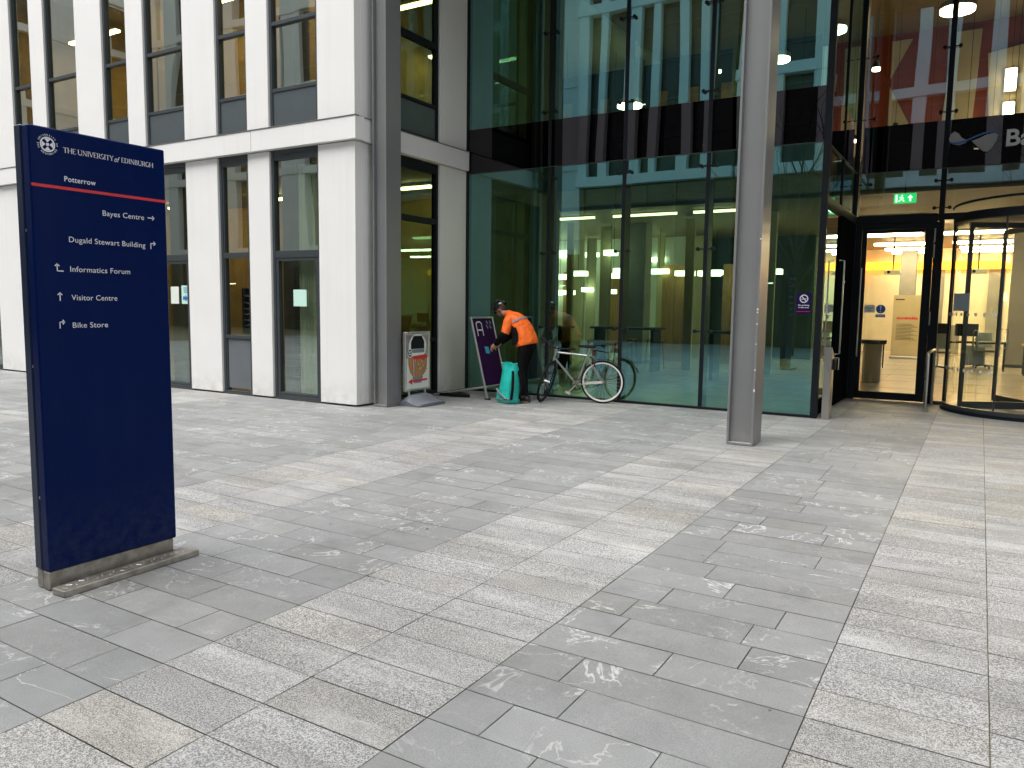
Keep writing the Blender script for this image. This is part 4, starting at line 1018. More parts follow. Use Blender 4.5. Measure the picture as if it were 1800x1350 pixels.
# ------------------------------------------------------------------ poster sign, A-frame, mat
def poster_sign():
    t = thing('pavement_sign', 'white framed coffee-cup poster sign with red arrow on a grey plastic base', 'sign', (-7.45, 9.48, 0)); X = .035
    m = MB(); y0, y1, z0, z1 = -.31, .31, .215, 1.125
    fr = .035
    m.bevbox(-.025, .03, y0, y0+fr, z0, z1, .008); m.bevbox(-.025, .03, y1-fr, y1, z0, z1, .008); m.bevbox(-.024, .03, y0+fr, y1-fr, z0, z0+fr, .008); m.bevbox(-.024, .03, y0+fr, y1-fr, z1-fr, z1, .008)
    m.build('frame', MT['alu'], t)
    m = MB(); m.box(-.02, .018, y0+fr, y1-fr, z0+fr, z1-fr, 0)
    fn = lambda a, b, d=0: (.019+d, a, b)
    def ell(cy_, cz_, ry, rz, mi, d, a0=0, a1=360, n=28):
        P_ = [(cy_+ry*math.cos(R(a0+(a1-a0)*i/n)), cz_+rz*math.sin(R(a0+(a1-a0)*i/n))) for i in range(n if a1-a0 == 360 else n+1)]
        m.add([fn(a, b, d) for a, b in P_], [list(range(len(P_)))], mi)
    m.add([fn(a, b, .0005) for a, b in ((-.27, .72), (.27, .72), (.27, 1.08), (-.27, 1.08))], [(0, 1, 2, 3)], 6)
    ell(0, .90, .22, .19, 0, .001); m.add([fn(a, b, .0015) for a, b in ((-.165, .86), (.165, .86), (.165, .97), (.10, 1.06), (-.10, 1.06), (-.165, .97))], [(0, 1, 2, 3, 4, 5)], 1)
    m.add([fn(a, b, .002) for a, b in ((-.165, .80), (.165, .80), (.165, .855), (-.165, .855))], [(0, 1, 2, 3)], 2)
    P_ = [(-.235, .74), (-.23, .62), (-.19, .50), (-.10, .42), (.10, .42), (.20, .50), (.235, .62), (.24, .74)]
    m.add([fn(a, b, .0025) for a, b in P_], [list(range(8))], 3)
    m.add([fn(a, b, .003) for a, b in ((-.09, .33), (.09, .33), (.13, .43), (-.13, .43))], [(0, 1, 2, 3)], 2)
    m.add([fn(a, b, .003) for a, b in ((-.13, .75), (.21, .77), (.25, .72), (.18, .70), (-.10, .70))], [(0, 1, 2, 3, 4)], 5)
    for k in range(6): m.add([fn(a, b, .0035) for a, b in ((-.13+k*.015, .70), (-.115+k*.015, .70), (-.105+k*.006, .45), (-.112+k*.006, .45))], [(0, 1, 2, 3)], (5, 0, 1)[k % 3])
    for k in range(14):
        a = -.02+.24*random.random(); b = .52+.16*random.random(); m.add([fn(a, b, .0037), fn(a+.03, b+.012, .0037), fn(a+.02, b+.03, .0037)], [(0, 1, 2)], (0, 4, 1)[k % 3])
    ell(-.195, .80, .055, .07, 0, .004); ell(-.195, .80, .042, .055, 1, .0045); 
    for dy, dz in ((-.014, .018), (.014, .018), (-.014, -.018), (.014, -.018)): ell(-.195+dy, .80+dz, .011, .014, 0, .005)
    A_ = [(-.24, .405), (-.13, .455), (-.14, .425), (.24, .435), (.24, .405), (-.14, .395), (-.13, .355)]
    A_ = [(a, b-.045) for a, b in A_]
    m.add([fn(a, b, .005) for a, b in A_], [list(range(7))], 5)
    m.build('poster', [MT['paper'], MT['black'], MT['bluegrey'], MT['wood'], MT['darkin'], MT['red'], MT['alu']], t)
    # curved water-filled base with two spring feet
    m = MB(); n = 14; prof = []
    for i in range(n+1):
        u = -.30+.60*i/n; h = .05+.12*math.exp(-(u/.13)**2)
        prof.append((u, h))
    vs = []; k = 9
    for j in range(k+1):
        v = -.33+.66*j/k; wv = math.sqrt(max(0.15, 1-(abs(v)/.35)**4))
        for (u, h) in prof: vs.append((u*(.75+.25*wv)+.05, v, h*wv))
    fs = [(j*(n+1)+i, j*(n+1)+i+1, (j+1)*(n+1)+i+1, (j+1)*(n+1)+i) for j in range(k) for i in range(n)]
    m.add(vs, fs, 0, True); m.add([(v[0], v[1], .002) for v in vs], [f[::-1] for f in fs], 0)
    ring = [i for i in range(n+1)]+[(n+1)*j+n for j in range(1, k+1)]+[(n+1)*k+i for i in range(n-1, -1, -1)]+[(n+1)*j for j in range(k-1, 0, -1)]
    L = len(ring); m.add([vs[i] for i in ring]+[(vs[i][0], vs[i][1], .002) for i in ring], [(i, (i+1) % L, L+(i+1) % L, L+i) for i in range(L)], 0)
    m.build('base', MT['greyplastic'], t)
    for s in (-.2, .2):
        m = MB(); m.tube([(.01, s, .05), (.005, s, .215)], .018, 8); m.bevbox(-.03, .05, s-.04, s+.04, .06, .10, .006); m.build('spring_foot', MT['alu'], t)
poster_sign()
def a_frame():
    # front leaf stands at the right, its top leaning to the left; rear leaf opens to the left
    t = thing('a_board', 'tall dark purple A-frame board with white letter and aluminium edges leaning beside the cyclist', 'sign', (-7.2, 10.9, 0))
    bx, tx, ya, yb = .34, .0, -.30, .34
    def q(s, y, d=0):    # s 0..1 up the leaf
        return Vector((bx+(tx-bx)*s+d*.97, y, 1.335*s+d*.25))
    m = MB(); m.tube([q(.012, ya), q(1, ya)], .019, 8); m.build('side_rail', MT['alu'], t)
    m = MB(); m.tube([q(.012, yb), q(1, yb)], .019, 8); m.build('side_rail', MT['alu'], t)
    m = MB(); m.tube([q(1, ya-.02), q(1, yb+.02)], .017, 8); m.tube([q(.155, ya), q(.155, yb)], .014, 8); m.build('cross_rail', MT['alu'], t)
    m = MB(); P_ = [q(.165, ya+.015, .006), q(.165, yb-.015, .006), q(.99, yb-.015, .006), q(.99, ya+.015, .006)]
    m.add(P_+[p-Vector((.012, 0, .003)) for p in P_], [(0, 1, 2, 3), (7, 6, 5, 4), (0, 4, 5, 1), (1, 5, 6, 2), (2, 6, 7, 3), (3, 7, 4, 0)]); m.build('panel', MT['purple'], t)
    def fn(a, b): return q(b, ya+a, .010)
    m = MB()
    def bar(p, r, w=.012):
        d = Vector((r[0]-p[0], (r[1]-p[1])*1.38)); d.normalize(); n = Vector((-d.y*w, d.x*w/1.38)); d = Vector((d.x*w, d.y*w/1.38))*.8
        pp, rr_ = Vector(p), Vector(r); m.add([fn(*v) for v in (pp-d+n, pp-d-n, rr_+d-n, rr_+d+n)], [(0, 1, 2, 3)])
    for p, r in (((.10, .78), (.10, .925)), ((.10, .925), (.14, .945)), ((.14, .945), (.22, .945)), ((.22, .945), (.26, .925)), ((.26, .925), (.26, .78)), ((.10, .845), (.26, .845))): bar(p, r)
    m.build('letter', MT['signwhite'], t)
    m = MB()
    for c in (.43, .53):
        pl = [(c+.035*math.cos(R(24*i)), .91+.052*math.sin(R(24*i))) for i in range(15)]
        for g_ in (0, 1): m.add([fn(a*(1-.0)+g_*0, b) for a, b in pl[g_*7:g_*7+7]], [list(range(7))])
    m.build('emblem', MT['bluegrey'], t)
    m = MB(); m.add([q(.555, ya+.22, .012), q(.550, ya+.34, .012), q(.635, ya+.33, .012), q(.64, ya+.21, .012)], [(0, 1, 2, 3)]); m.build('blue_sticker', pmat('cyan_vinyl', (.03, .38, .70), .5), t)
    # rear leaf and the low stay running out to the left along the ground
    m = MB(); m.tube([q(.155, yb), (-.70, yb+.02, .015)], .018, 8); m.build('stay', MT['alu'], t)
    m = MB(); m.tube([(-.70, yb+.02, .017), (-.72, -.33, .017)], .015, 8); m.build('ground_rail', MT['alu'], t)
    m = MB(); m.tube([q(.155, ya), (-.72, -.33, .015)], .018, 8); m.build('stay', MT['alu'], t)
    m = MB(); rr = random.Random(9)
    poly = []
    for i in range(24):
        a = R(15*i); poly.append((-.42+.36*math.cos(a)*(1+rr.uniform(-.08, .08)), -.22+.14*math.sin(a)*(1+rr.uniform(-.1, .1))))
    m.prism(poly, lambda a, b, d: (a, b, d+.03*max(0, 1-abs(a+.42)/.4)*(d > .01)), .003, .035); m.build('fabric_skirt', MT['rubber'], t)
    for y in (ya, yb): m = MB(); m.bevbox(bx-.04, bx+.05, y-.03, y+.03, .0, .02, .004); m.build('foot', MT['rubber'], t)
a_frame()

# ------------------------------------------------------------------ small signs by the doors
t = thing('no_smoking_sign', 'small violet no-smoking sign fixed on the teal glass left of the corner post', 'sign', (-2.165, TY-.006, 1.63))
MB().bevbox(-.098, .098, -.006, 0, -.15, .15, .002).build('plate', MT['nosmoke'], t)
fn = lambda a, b: (a, -.0075, b)
m = MB(); n = 32; vs = []
for i in range(n):
    a = 2*math.pi*i/n; vs += [fn(.045*math.cos(a), .065+.045*math.sin(a)), fn(.058*math.cos(a), .065+.058*math.sin(a))]
m.add(vs, [(2*i, 2*i+1, (2*i+3) % (2*n), (2*i+2) % (2*n)) for i in range(n)])
m.add([fn(-.038, .10), fn(-.030, .108), fn(.038, .030), fn(.030, .022)], [(0, 1, 2, 3)])
m.add([fn(-.034, .052), fn(.034, .060), fn(.034, .070), fn(-.034, .062)], [(0, 1, 2, 3)])
put_text(m, 'No smoking', fn, 0, -.035, cap=.019, width=.15, align='c', bold=.02); put_text(m, 'in this area', fn, 0, -.066, cap=.019, width=.14, align='c', bold=.02)
m.build('lettering', MT['signwhite'], t)
m = MB(); m.add([fn(-.092, -.118), fn(.092, -.118), fn(.092, -.113), fn(-.092, -.113)], [(0, 1, 2, 3)]); m.build('red_line', MT['red'], t)
def door_notice(loc, rz, label):
    t = thing('door_notice', label, 'notice', loc, rz)
    MB().box(-.17, .0, -.004, 0, -.06, .075).build('sheet', MT['paper'], t)
    m = MB(); fn = lambda a, b: (a, -.0065, b)
    m.prism([(.09+.075*math.cos(R(15*i)), .005+.075*math.sin(R(15*i))) for i in range(24)], lambda a, b, d: (a, d, b), -.005, 0); m.box(.015, .165, -.005, 0, -.135, -.085); m.build('roundel', MT['blue_vinyl'], t)
    m = MB(); m.add([fn(.078, .06), fn(.102, .06), fn(.096, -.015), fn(.084, -.015)], [(0, 1, 2, 3)]); m.add([fn(.09+.012*math.cos(R(30*i)), -.037+.012*math.sin(R(30*i))) for i in range(12)], [list(range(12))])
    m.add([fn(.03, -.104), fn(.15, -.104), fn(.15, -.115), fn(.03, -.115)], [(0, 3, 2, 1)]); m.build('exclamation_mark', MT['signwhite'], t)
    m = MB(); m.box(-.15, -.02, -.0065, -.0045, .018, .026); m.box(-.12, -.05, -.0065, -.0045, -.018, -.010); m.build('small_print', MT['frame'], t)
door_notice((-1.56, EY-.012, 1.56), 0, 'white and blue exclamation notice on the glass of the entrance door')
door_notice((CX+.006, 12.35, 1.55), R(90), 'white and blue exclamation notice on the side glass beside the corner post')
mb, n_, l_, c_ = flat_notice('notice', ((.0, 0, 0), (.27, 0, 0), (0, 0, .26)), None, '')
o = mb.build('notice', MT['bluegrey']); o.location = (-.36, 13.35, 1.55); o.rotation_euler = (0, 0, R(-40)); tag(o, 'square grey notice stuck on the curved glass of the revolving door', 'notice')

# card-reader post and guard rail
t = thing('door_post', 'slanted-top stainless steel door button post beside the corner post', 'post', (-1.80, 11.62, 0))
P_ = [(-.045, .0), (.045, .0), (.045, 1.0), (-.045, 1.0)]
m = MB(); vs = [(-.05, -.05, .003), (.05, -.05, .003), (.05, .16, .003), (-.05, .16, .003), (-.05, -.05, 1.02), (.05, -.05, 1.02), (.05, .16, .89), (-.05, .16, .89)]
m.add(vs, [(0, 3, 2, 1), (4, 5, 6, 7), (0, 1, 5, 4), (1, 2, 6, 5), (2, 3, 7, 6), (3, 0, 4, 7)]); m.build('post', MT['steel'], t)
m = MB(); m.add([(-.042, -.04, 1.016), (.042, -.04, 1.016), (.042, .15, .899), (-.042, .15, .899)], [(0, 1, 2, 3)]); m.add([(v[0], v[1], v[2]+.004) for v in [(-.042, -.04, 1.016), (.042, -.04, 1.016), (.042, .15, .899), (-.042, .15, .899)]], [(0, 1, 2, 3)])
m.bevbox(.051, .085, .02, .15, .70, .85, .004); m.build('button_plate', MT['black'], t)
m = MB(); m.tube([(.05, .1, .87), (.12, .1, .865), (.12, .1, .70)], .006, 6); m.build('hook', MT['steel'], t)
t = thing('guard_rail', 'stainless steel tubular guard rail between the entrance door and the revolving door', 'rail', (-.65, 13.9, 0))
m = MB(); m.tube([(0, -.45, .004), (0, -.45, .86), (0, -.42, .90), (.02, -.37, .92), (.04, .45, .92), (.04, .50, .90), (.04, .53, .86), (.04, .53, .004)], .022, 10); m.build('rail', MT['steel'], t)
for x, y in ((0, -.45), (.04, .53)):
    m = MB(); m.prism([(x+.05*math.cos(R(30*i)), y+.05*math.sin(R(30*i))) for i in range(12)], lambda a, b, d: (a, b, d), .002, .012); m.build('floor_flange', MT['steel'], t)

# ------------------------------------------------------------------ bicycle
def bicycle():
    t = thing('bicycle', 'silver single-speed bicycle with white-rimmed rear wheel leaning on the teal glass', 'bicycle', (-5.115, 11.30, 0), math.atan2(-.30, -.95))
    t.rotation_euler = (R(-7), 0, math.atan2(-.30, -.95))
    # local: +x forward, +y left (towards the viewer), z up; leaning away
    def wheel(parent, cx, cz, rim_mat, M=Matrix.Identity(4), n=48, white=True):
        m = MB()
        m.tube([M @ Vector((cx+.335*math.cos(2*math.pi*i/n), 0, cz+.335*math.sin(2*math.pi*i/n))) for i in range(n)], .0165, 8, 0, closed=True)
        o = m.build('wheel', MT['rubber'], parent)
        m = MB(); vs = []
        for i in range(n):
            a = 2*math.pi*i/n
            for r, y in ((.322, .012), (.300, .010), (.296, 0), (.300, -.010), (.322, -.012)): vs.append(M @ Vector((cx+r*math.cos(a), y, cz+r*math.sin(a))))
        m.add(vs, [(5*i+k, 5*i+k+1, 5*((i+1) % n)+k+1, 5*((i+1) % n)+k) for i in range(n) for k in range(4)]); m.build('rim', rim_mat, o)
        m = MB(); N_ = 28
        for i in range(N_):
            a = 2*math.pi*i/N_; s = 1 if i % 2 else -1; a2 = a+R(38)*(1 if (i//2) % 2 else -1)
            m.tube([M @ Vector((cx+.022*math.cos(a2), s*.03, cz+.022*math.sin(a2))), M @ Vector((cx+.298*math.cos(a), 0, cz+.298*math.sin(a)))], .0012, 3, 0, False)
        m.build('spokes', MT['alu'], o)
        m = MB(); m.tube([M @ Vector((cx, -.05, cz)), M @ Vector((cx, .05, cz))], .017, 10); m.build('hub', MT['alu'], o)
    FR = pmat('bike_frame_silver', (.46, .44, .41), .3, .8)
    RIMW = pmat('white_rim', (.82, .82, .80), .35)
    W = lambda x, z, y=0: Vector((x, y, z))
    rear = W(0, .351); bb = W(.42, .30); st = W(.235, .80); seatj = W(.25, .77); ht = W(.745, .845); hb = W(.785, .70)
    m = MB(); m.tube([bb, st], .0145, 10); m.tube([seatj, W(.752, .815)], .0145, 10); m.tube([bb, W(.778, .725)], .0165, 10); m.tube([ht+W(-.006, .02), hb+W(.005, -.02)], .019, 10)
    for s in (-1, 1):
        m.tube([W(0, .351, s*.06), W(.36, .305, s*.035), bb], .0095, 8); m.tube([W(0, .351, s*.06), W(.19, .66, s*.035), seatj], .008, 8)
    m.tube([W(.42, .30, -.035), W(.42, .30, .035)], .022, 12)
    m.build('frame', FR, t)
    wheel(t, 0, .351, RIMW)
    # steering assembly turned about the head axis
    ax = (ht-hb).normalized(); steer = Matrix.Translation(hb) @ Matrix.Rotation(R(80), 4, ax) @ Matrix.Translation(-hb)
    fh = W(.935, .351)
    m = MB()
    for s in (-1, 1): m.tube([steer @ W(.79, .68, s*.035), steer @ W(.83, .58, s*.055), steer @ W(fh.x, fh.z, s*.055)], [.011, .011, .008], 8)
    m.tube([steer @ W(.79, .685, -.045), steer @ W(.79, .685, .045)], .013, 8); m.build('fork', MT['black'], t)
    wheel(t, fh.x, fh.z, MT['black'], steer)
    m = MB(); stem = ht+ax*.06; m.tube([ht, stem, steer @ (stem+W(.07, .012))], .014, 8); m.build('stem', MT['alu'], t)
    m = MB(); hb_ = stem+W(.07, .012); m.tube([steer @ (hb_+Vector((x_, y_, z_))) for x_, y_, z_ in ((-.07, -.30, .05), (-.02, -.16, .03), (0, -.05, 0), (0, .05, 0), (-.02, .16, .03), (-.07, .30, .05))], .0115, 8); m.build('handlebar', MT['black'], t)
    for s in (-1, 1):
        m = MB(); m.tube([steer @ (hb_+Vector((-.072, s*.30, .05))), steer @ (hb_+Vector((-.05, s*.20, .042)))], .017, 8); m.tube([steer @ (hb_+Vector((-.04, s*.19, .03))), steer @ (hb_+Vector((.02, s*.24, .01)))], .007, 6); m.build('grip', MT['rubber'], t)
    # saddle and post
    m = MB(); m.tube([st, W(.205, .90)], .012, 8); m.build('seat_post', MT['alu'], t)
    m = MB(); prof = [(-.06, .075), (-.02, .078), (.04, .06), (.10, .03), (.17, .022), (.215, .018)]; vs = []
    for (x, w_) in prof:
        for (y, z) in ((-w_, -.02), (-w_*.9, .008), (0, .018), (w_*.9, .008), (w_, -.02), (0, -.012)): vs.append((.165+x, y, .925+z+(.015 if x < -.03 else 0)))
    m.add(vs, [(6*i+k, 6*i+(k+1) % 6, 6*i+6+(k+1) % 6, 6*i+6+k) for i in range(5) for k in range(6)]+[(0, 1, 2, 3, 4, 5), (35, 34, 33, 32, 31, 30)], 0, True); m.build('saddle', MT['rubber'], t)
    # mudguard, cranks, pedals, chain
    m = MB(); vs = []; n = 16
    for i in range(n+1):
        a = R(18+ (118-18)*i/n); rr_ = .372+(.03 if i < 3 else 0)*(3-i)/3
        for y in (-.022, -.012, .012, .022): vs.append((-rr_*math.cos(a)*1.0, y, .351+(rr_+(.006 if abs(y) < .02 else 0))*math.sin(a)))
    m.add(vs, [(4*i+k, 4*i+k+1, 4*i+5+k, 4*i+4+k) for i in range(n) for k in range(3)], 0, True)
    m.build('mudguard', MT['rubber'], t)
    m = MB(); n = 36
    m.tube([(bb.x+.088*math.cos(2*math.pi*i/n), -.045, bb.z+.088*math.sin(2*math.pi*i/n)) for i in range(n)], .004, 6, closed=True)
    m.tube([(bb.x+.088*math.cos(2*math.pi*i/n), .045, bb.z+.088*math.sin(2*math.pi*i/n)) for i in range(n)], .0045, 6, closed=True)
    for k in range(5): a = R(72*k); m.tube([(bb.x, .045, bb.z), (bb.x+.088*math.cos(a), .045, bb.z+.088*math.sin(a))], .005, 6)
    m.build('chainring', MT['black'], t)
    m = MB(); m.tube([(bb.x, .06, bb.z), (bb.x+.12, .075, bb.z-.12)], .011, 8); m.tube([(bb.x, -.06, bb.z), (bb.x-.12, -.075, bb.z+.12)], .011, 8); m.build('crank', MT['alu'], t)
    for s in (1, -1):
        m = MB(); c = (bb.x+s*.12, s*.12, bb.z-s*.12); M_ = Matrix.Translation(c) @ Matrix.Rotation(R(-25), 4, 'Y'); m.bevbox(-.045, .045, -.04, .04, -.012, .012, .004, 0, M_); m.build('pedal', MT['alu'], t)
    m = MB(); m.tube([(0, .045, .351+.033), (bb.x, .045, bb.z+.088)], .0035, 5); m.tube([(0, .045, .351-.033), (bb.x, .045, bb.z-.088)], .0035, 5); m.build('chain', MT['black'], t)
    m = MB(); m.tube([(.20, 0, .76), (.16, .01, .74), (.12, .02, .66), (.14, .01, .60)], .012, 6); m.bevbox(.10, .17, -.03, .03, .78, .86, .01); m.build('saddle_bag', pmat('brown_bag', (.09, .035, .02), .6), t)
bicycle()

# ------------------------------------------------------------------ person
def skin(name, verts, edges, radii, mat, parent, levels=2, root=0):
    me = bpy.data.meshes.new(name); me.from_pydata([tuple(v) for v in verts], edges, []); o = bpy.data.objects.new(name, me); COL.objects.link(o)
    o.modifiers.new('skin', 'SKIN').use_smooth_shade = True
    if not me.skin_vertices:
        bpy.context.view_layer.update()
    if not me.skin_vertices: return None
    for i, r in enumerate(radii):
        sv = me.skin_vertices[0].data[i]; sv.radius = r if isinstance(r, tuple) else (r, r); sv.use_root = (i == root)
    s = o.modifiers.new('sub', 'SUBSURF'); s.levels = levels; s.render_levels = levels
    dg = bpy.context.evaluated_depsgraph_get(); m2 = bpy.data.meshes.new_from_object(o.evaluated_get(dg))
    vs = [v.co.copy() for v in m2.vertices]; fs = [list(p.vertices) for p in m2.polygons]
    bpy.data.objects.remove(o); bpy.data.meshes.remove(m2)
    return vs, fs
def person():
    SK = pmat('skin', (.46, .26, .18), .55); OR = pmat('orange_jacket', (.95, .16, .012), .62, var=.10, scale=7, bump=.03, bscale=11)
    BK = pmat('black_cloth', (.006, .006, .007), .85, spec=.12, var=.3, scale=8, bump=.010, bscale=10); GY = pmat('reflective_grey', (.30, .30, .33), .4)
    t = tag(bpy.data.objects.new('person', None), 'person in an orange jacket, black trousers and black cycle helmet bending over the teal bag', 'person'); COL.objects.link(t)
    t.location = (-6.27, 10.80, 0); t.rotation_euler = (0, 0, R(180+6))
    t.empty_display_size = .2
    # local: +x where the person faces, +y their left (nearer the camera), z up
    hip = [(-.02, 0, .93)]
    J = dict(pel=(-.03, 0, .95), bel=(.03, 0, 1.08), che=(.14, 0, 1.22), upc=(.23, 0, 1.33), nek=(.325, 0, 1.385), nk2=(.37, 0, 1.41), hd=(.43, .0, 1.46),
             ls=(.22, .17, 1.31), le=(.25, .25, 1.09), lw=(.44, .19, .92), rs=(.24, -.17, 1.31), re=(.33, -.24, 1.10), rw=(.50, -.12, .93),
             lh=(-.03, .10, .90), lk=(.03, .12, .50), la=(-.06, .13, .09), lt=(.10, .15, .05), rh=(-.02, -.10, .90), rk=(.10, -.12, .50), ra=(.06, -.14, .09), rt=(.22, -.15, .05))
    names = list(J); E_ = [('pel', 'bel'), ('bel', 'che'), ('che', 'upc'), ('upc', 'nek'), ('nek', 'nk2'), ('nk2', 'hd'), ('upc', 'ls'), ('ls', 'le'), ('le', 'lw'), ('upc', 'rs'), ('rs', 're'), ('re', 'rw'),
                            ('pel', 'lh'), ('lh', 'lk'), ('lk', 'la'), ('la', 'lt'), ('pel', 'rh'), ('rh', 'rk'), ('rk', 'ra'), ('ra', 'rt')]
    rad = dict(pel=.12, bel=.11, che=.12, upc=.11, nek=.055, nk2=.05, hd=.075, ls=.06, le=.042, lw=.028, rs=.06, re=.042, rw=.028, lh=.085, lk=.055, la=.038, lt=.03, rh=.085, rk=.055, ra=.038, rt=.03)
    V, F = skin('b', [J[n] for n in names], [(names.index(a), names.index(b)) for a, b in E_], [rad[n] for n in names], SK, t, 2, 0)
    body = MB(); body.add(V, F, 0, True)
    # head shape: skull, jaw, nose, ear, eyes, mouth turned to look down at the bag
    HM = Matrix.Translation((.455, 0, 1.475)) @ Matrix.Rotation(R(44), 4, 'Y')
    def hs_(c, r, mi=0): body.sph(HM @ Vector(c), r, 14, mi, HM.to_3x3())
    hs_((-.01, 0, .02), (.093, .075, .10)); hs_((.035, 0, -.045), (.055, .052, .065)); hs_((.098, 0, -.01), (.016, .012, .022)); hs_((-.005, .077, -.01), (.018, .010, .028)); hs_((-.005, -.077, -.01), (.018, .010, .028))
    for s in (-1, 1): hs_((.083, s*.030, .018), (.010, .012, .008), 1)
    hs_((.088, 0, -.055), (.008, .022, .005), 1)
    # hands: palm, four unequal curled fingers, thumb
    for (wr, el, sgn) in ((J['lw'], J['le'], 1), (J['rw'], J['re'], -1)):
        wv, ev = Vector(wr), Vector(el); d = (wv-ev).normalized(); d = (d+Vector((.25, 0, -.25))).normalized(); side = Vector((0, 1, 0)); side = (side-d*side.dot(d)).normalized(); dn = d.cross(side)*1
        if dn.z > 0: dn = -dn
        pv = [wv, wv+d*.05, wv+d*.09]; body.tube([wv-d*.02, wv+d*.02, wv+d*.06, wv+d*.095], [.026, .034, .040, .034], 10)
        for k, (o_, L) in enumerate(((-.028, .065), (-.010, .078), (.010, .074), (.028, .058))):
            b_ = wv+d*.09+side*o_; p1 = b_+d*L*.45; p2 = p1+(d*.7+dn*.7)*L*.32; p3 = p2+(d*.2+dn*.95)*L*.28
            body.tube([b_, p1, p2, p3], [.0095, .009, .0085, .007], 8)
        th = wv+d*.03-side*.030; body.tube([th, th+(d*.6-side*.6+dn*.3)*.035, th+(d*.9-side*.35+dn*.5)*.065], [.012, .010, .008], 8)
    o = body.build('body', [SK, MT['black']], t)
    # jacket: torso shell flaring to the hem, orange sleeves to the elbow
    def ringbody(secs, n=20, mi=0, m=None, wr=0.0, seed=1):
        rr = random.Random(seed); vs = []
        for (c, dx, rx, ry) in secs:
            c = Vector(c); ax = Vector(dx).normalized(); fx = Vector((0, 1, 0)).cross(ax).normalized()
            for k in range(n):
                a = 2*math.pi*k/n; f_ = 1+rr.uniform(-wr, wr); vs.append(c+fx*(math.cos(a)*rx*f_)+Vector((0, 1, 0))*(math.sin(a)*ry*f_))
        m.add(vs, [(i*n+k, i*n+(k+1) % n, (i+1)*n+(k+1) % n, (i+1)*n+k) for i in range(len(secs)-1) for k in range(n)], mi, True); return vs
    up = (.35, 0, .93)
    m = MB(); secs = [((-.015, 0, .905), (.25, 0, 1), .170, .215), ((-.03, 0, .91), (.25, 0, 1), .185, .225), ((-.02, 0, .97), (.3, 0, 1), .187, .222), ((.015, 0, 1.07), (.45, 0, 1), .172, .208), ((.06, 0, 1.17), (.5, 0, 1), .165, .212), ((.125, 0, 1.255), (.7, 0, 1), .158, .225), ((.185, 0, 1.32), (1, 0, 1), .140, .225), ((.235, 0, 1.355), (1.2, 0, 1), .115, .190), ((.275, 0, 1.385), (1.3, 0, 1), .085, .12), ((.315, 0, 1.405), (1.3, 0, 1), .072, .080), ((.350, 0, 1.425), (1.3, 0, 1), .066, .070), ((.345, 0, 1.422), (1.3, 0, 1), .05, .055)]
    ringbody(secs, 24, 0, m, .05)
    for S, E2, sg in (('ls', 'le', 1), ('rs', 're', -1)):
        s_, e_ = Vector(J[S]), Vector(J[E2]); 
        m.tube([s_+Vector((-.02, -sg*.07, .01)), s_, s_.lerp(e_, .3), s_.lerp(e_, .6), s_.lerp(e_, .92), e_], [.088, .096, .084, .080, .072, .066], 14)
    jk = m.build('jacket', [OR], t)
    s_ = jk.modifiers.new('s', 'SUBSURF'); s_.levels = 1; s_.render_levels = 1
    # black lower sleeves, side panels, collar
    m = MB()
    for E2, W2, sg in (('le', 'lw', 1), ('re', 'rw', -1)):
        e_, w_ = Vector(J[E2]), Vector(J[W2]); m.tube([e_+(e_-w_)*.12, e_, e_.lerp(w_, .35), e_.lerp(w_, .75), w_, w_+(w_-e_)*.02], [.060, .072, .066, .052, .044, .036], 14)
    m.build('sleeve', BK, t)
    m = MB(); rows = [(.135, .925, .045), (.12, 1.0, .06), (.13, 1.1, .065), (.17, 1.2, .06), (.21, 1.28, .045)]
    for sg in (1, -1):
        vs = []
        for i, (x, z, hw) in enumerate(rows):
            for u in (-1, -.5, 0, .5, 1):
                ry = .224-.012*i*.3; a = u*.5
                vs.append((x-.035+u*hw, sg*(ry-.01-.03*max(0, u)**2-.045*(i == 4)*0+.012), z-.1*u*hw))
        m.add(vs, [(5*i+k, 5*i+k+1, 5*i+6+k, 5*i+5+k) for i in range(4) for k in range(4)], 0, True)
    m.build('side_panel', BK, t)
    m = MB(); n = 12; vs = []           # grey reflective stripe across the shoulders
    for i in range(n+1):
        a = math.pi*(i/n)*.94+.1; u = math.cos(a); 
        for dz in (0, .030):
            ax = Vector((.6, 0, 1)).normalized(); fx = Vector((0, 1, 0)).cross(ax).normalized(); c = Vector((.135, 0, 1.262))+ax*dz
            vs.append(c-fx*(math.sin(a)*.166)+Vector((0, 1, 0))*(u*.232))
    m.add(vs, [(2*i, 2*i+2, 2*i+3, 2*i+1) for i in range(n)], 0, True); m.build('reflective_stripe', GY, t)
    # trousers, shoes
    m = MB()
    ringbody([((-.03, 0, 1.0), (.1, 0, 1), .13, .17), ((-.04, 0, .93), (.1, 0, 1), .145, .185), ((-.035, 0, .86), (0, 0, 1), .14, .185), ((-.03, 0, .82), (0, 0, 1), .11, .165)], 20, 0, m, .02, 3)
    for h, k, a_ in (('lh', 'lk', 'la'), ('rh', 'rk', 'ra')):
        H_, K_, A_ = Vector(J[h]), Vector(J[k]), Vector(J[a_]); m.tube([H_+Vector((0, 0, .04)), H_, H_.lerp(K_, .35), H_.lerp(K_, .7), K_, K_.lerp(A_, .3), K_.lerp(A_, .65), A_+Vector((0, 0, .05)), A_+Vector((0, 0, .02))], [.10, .112, .100, .088, .078, .076, .068, .062, .055], 16)
    tr = m.build('trousers', BK, t); s_ = tr.modifiers.new('s', 'SUBSURF'); s_.levels = 1; s_.render_levels = 1
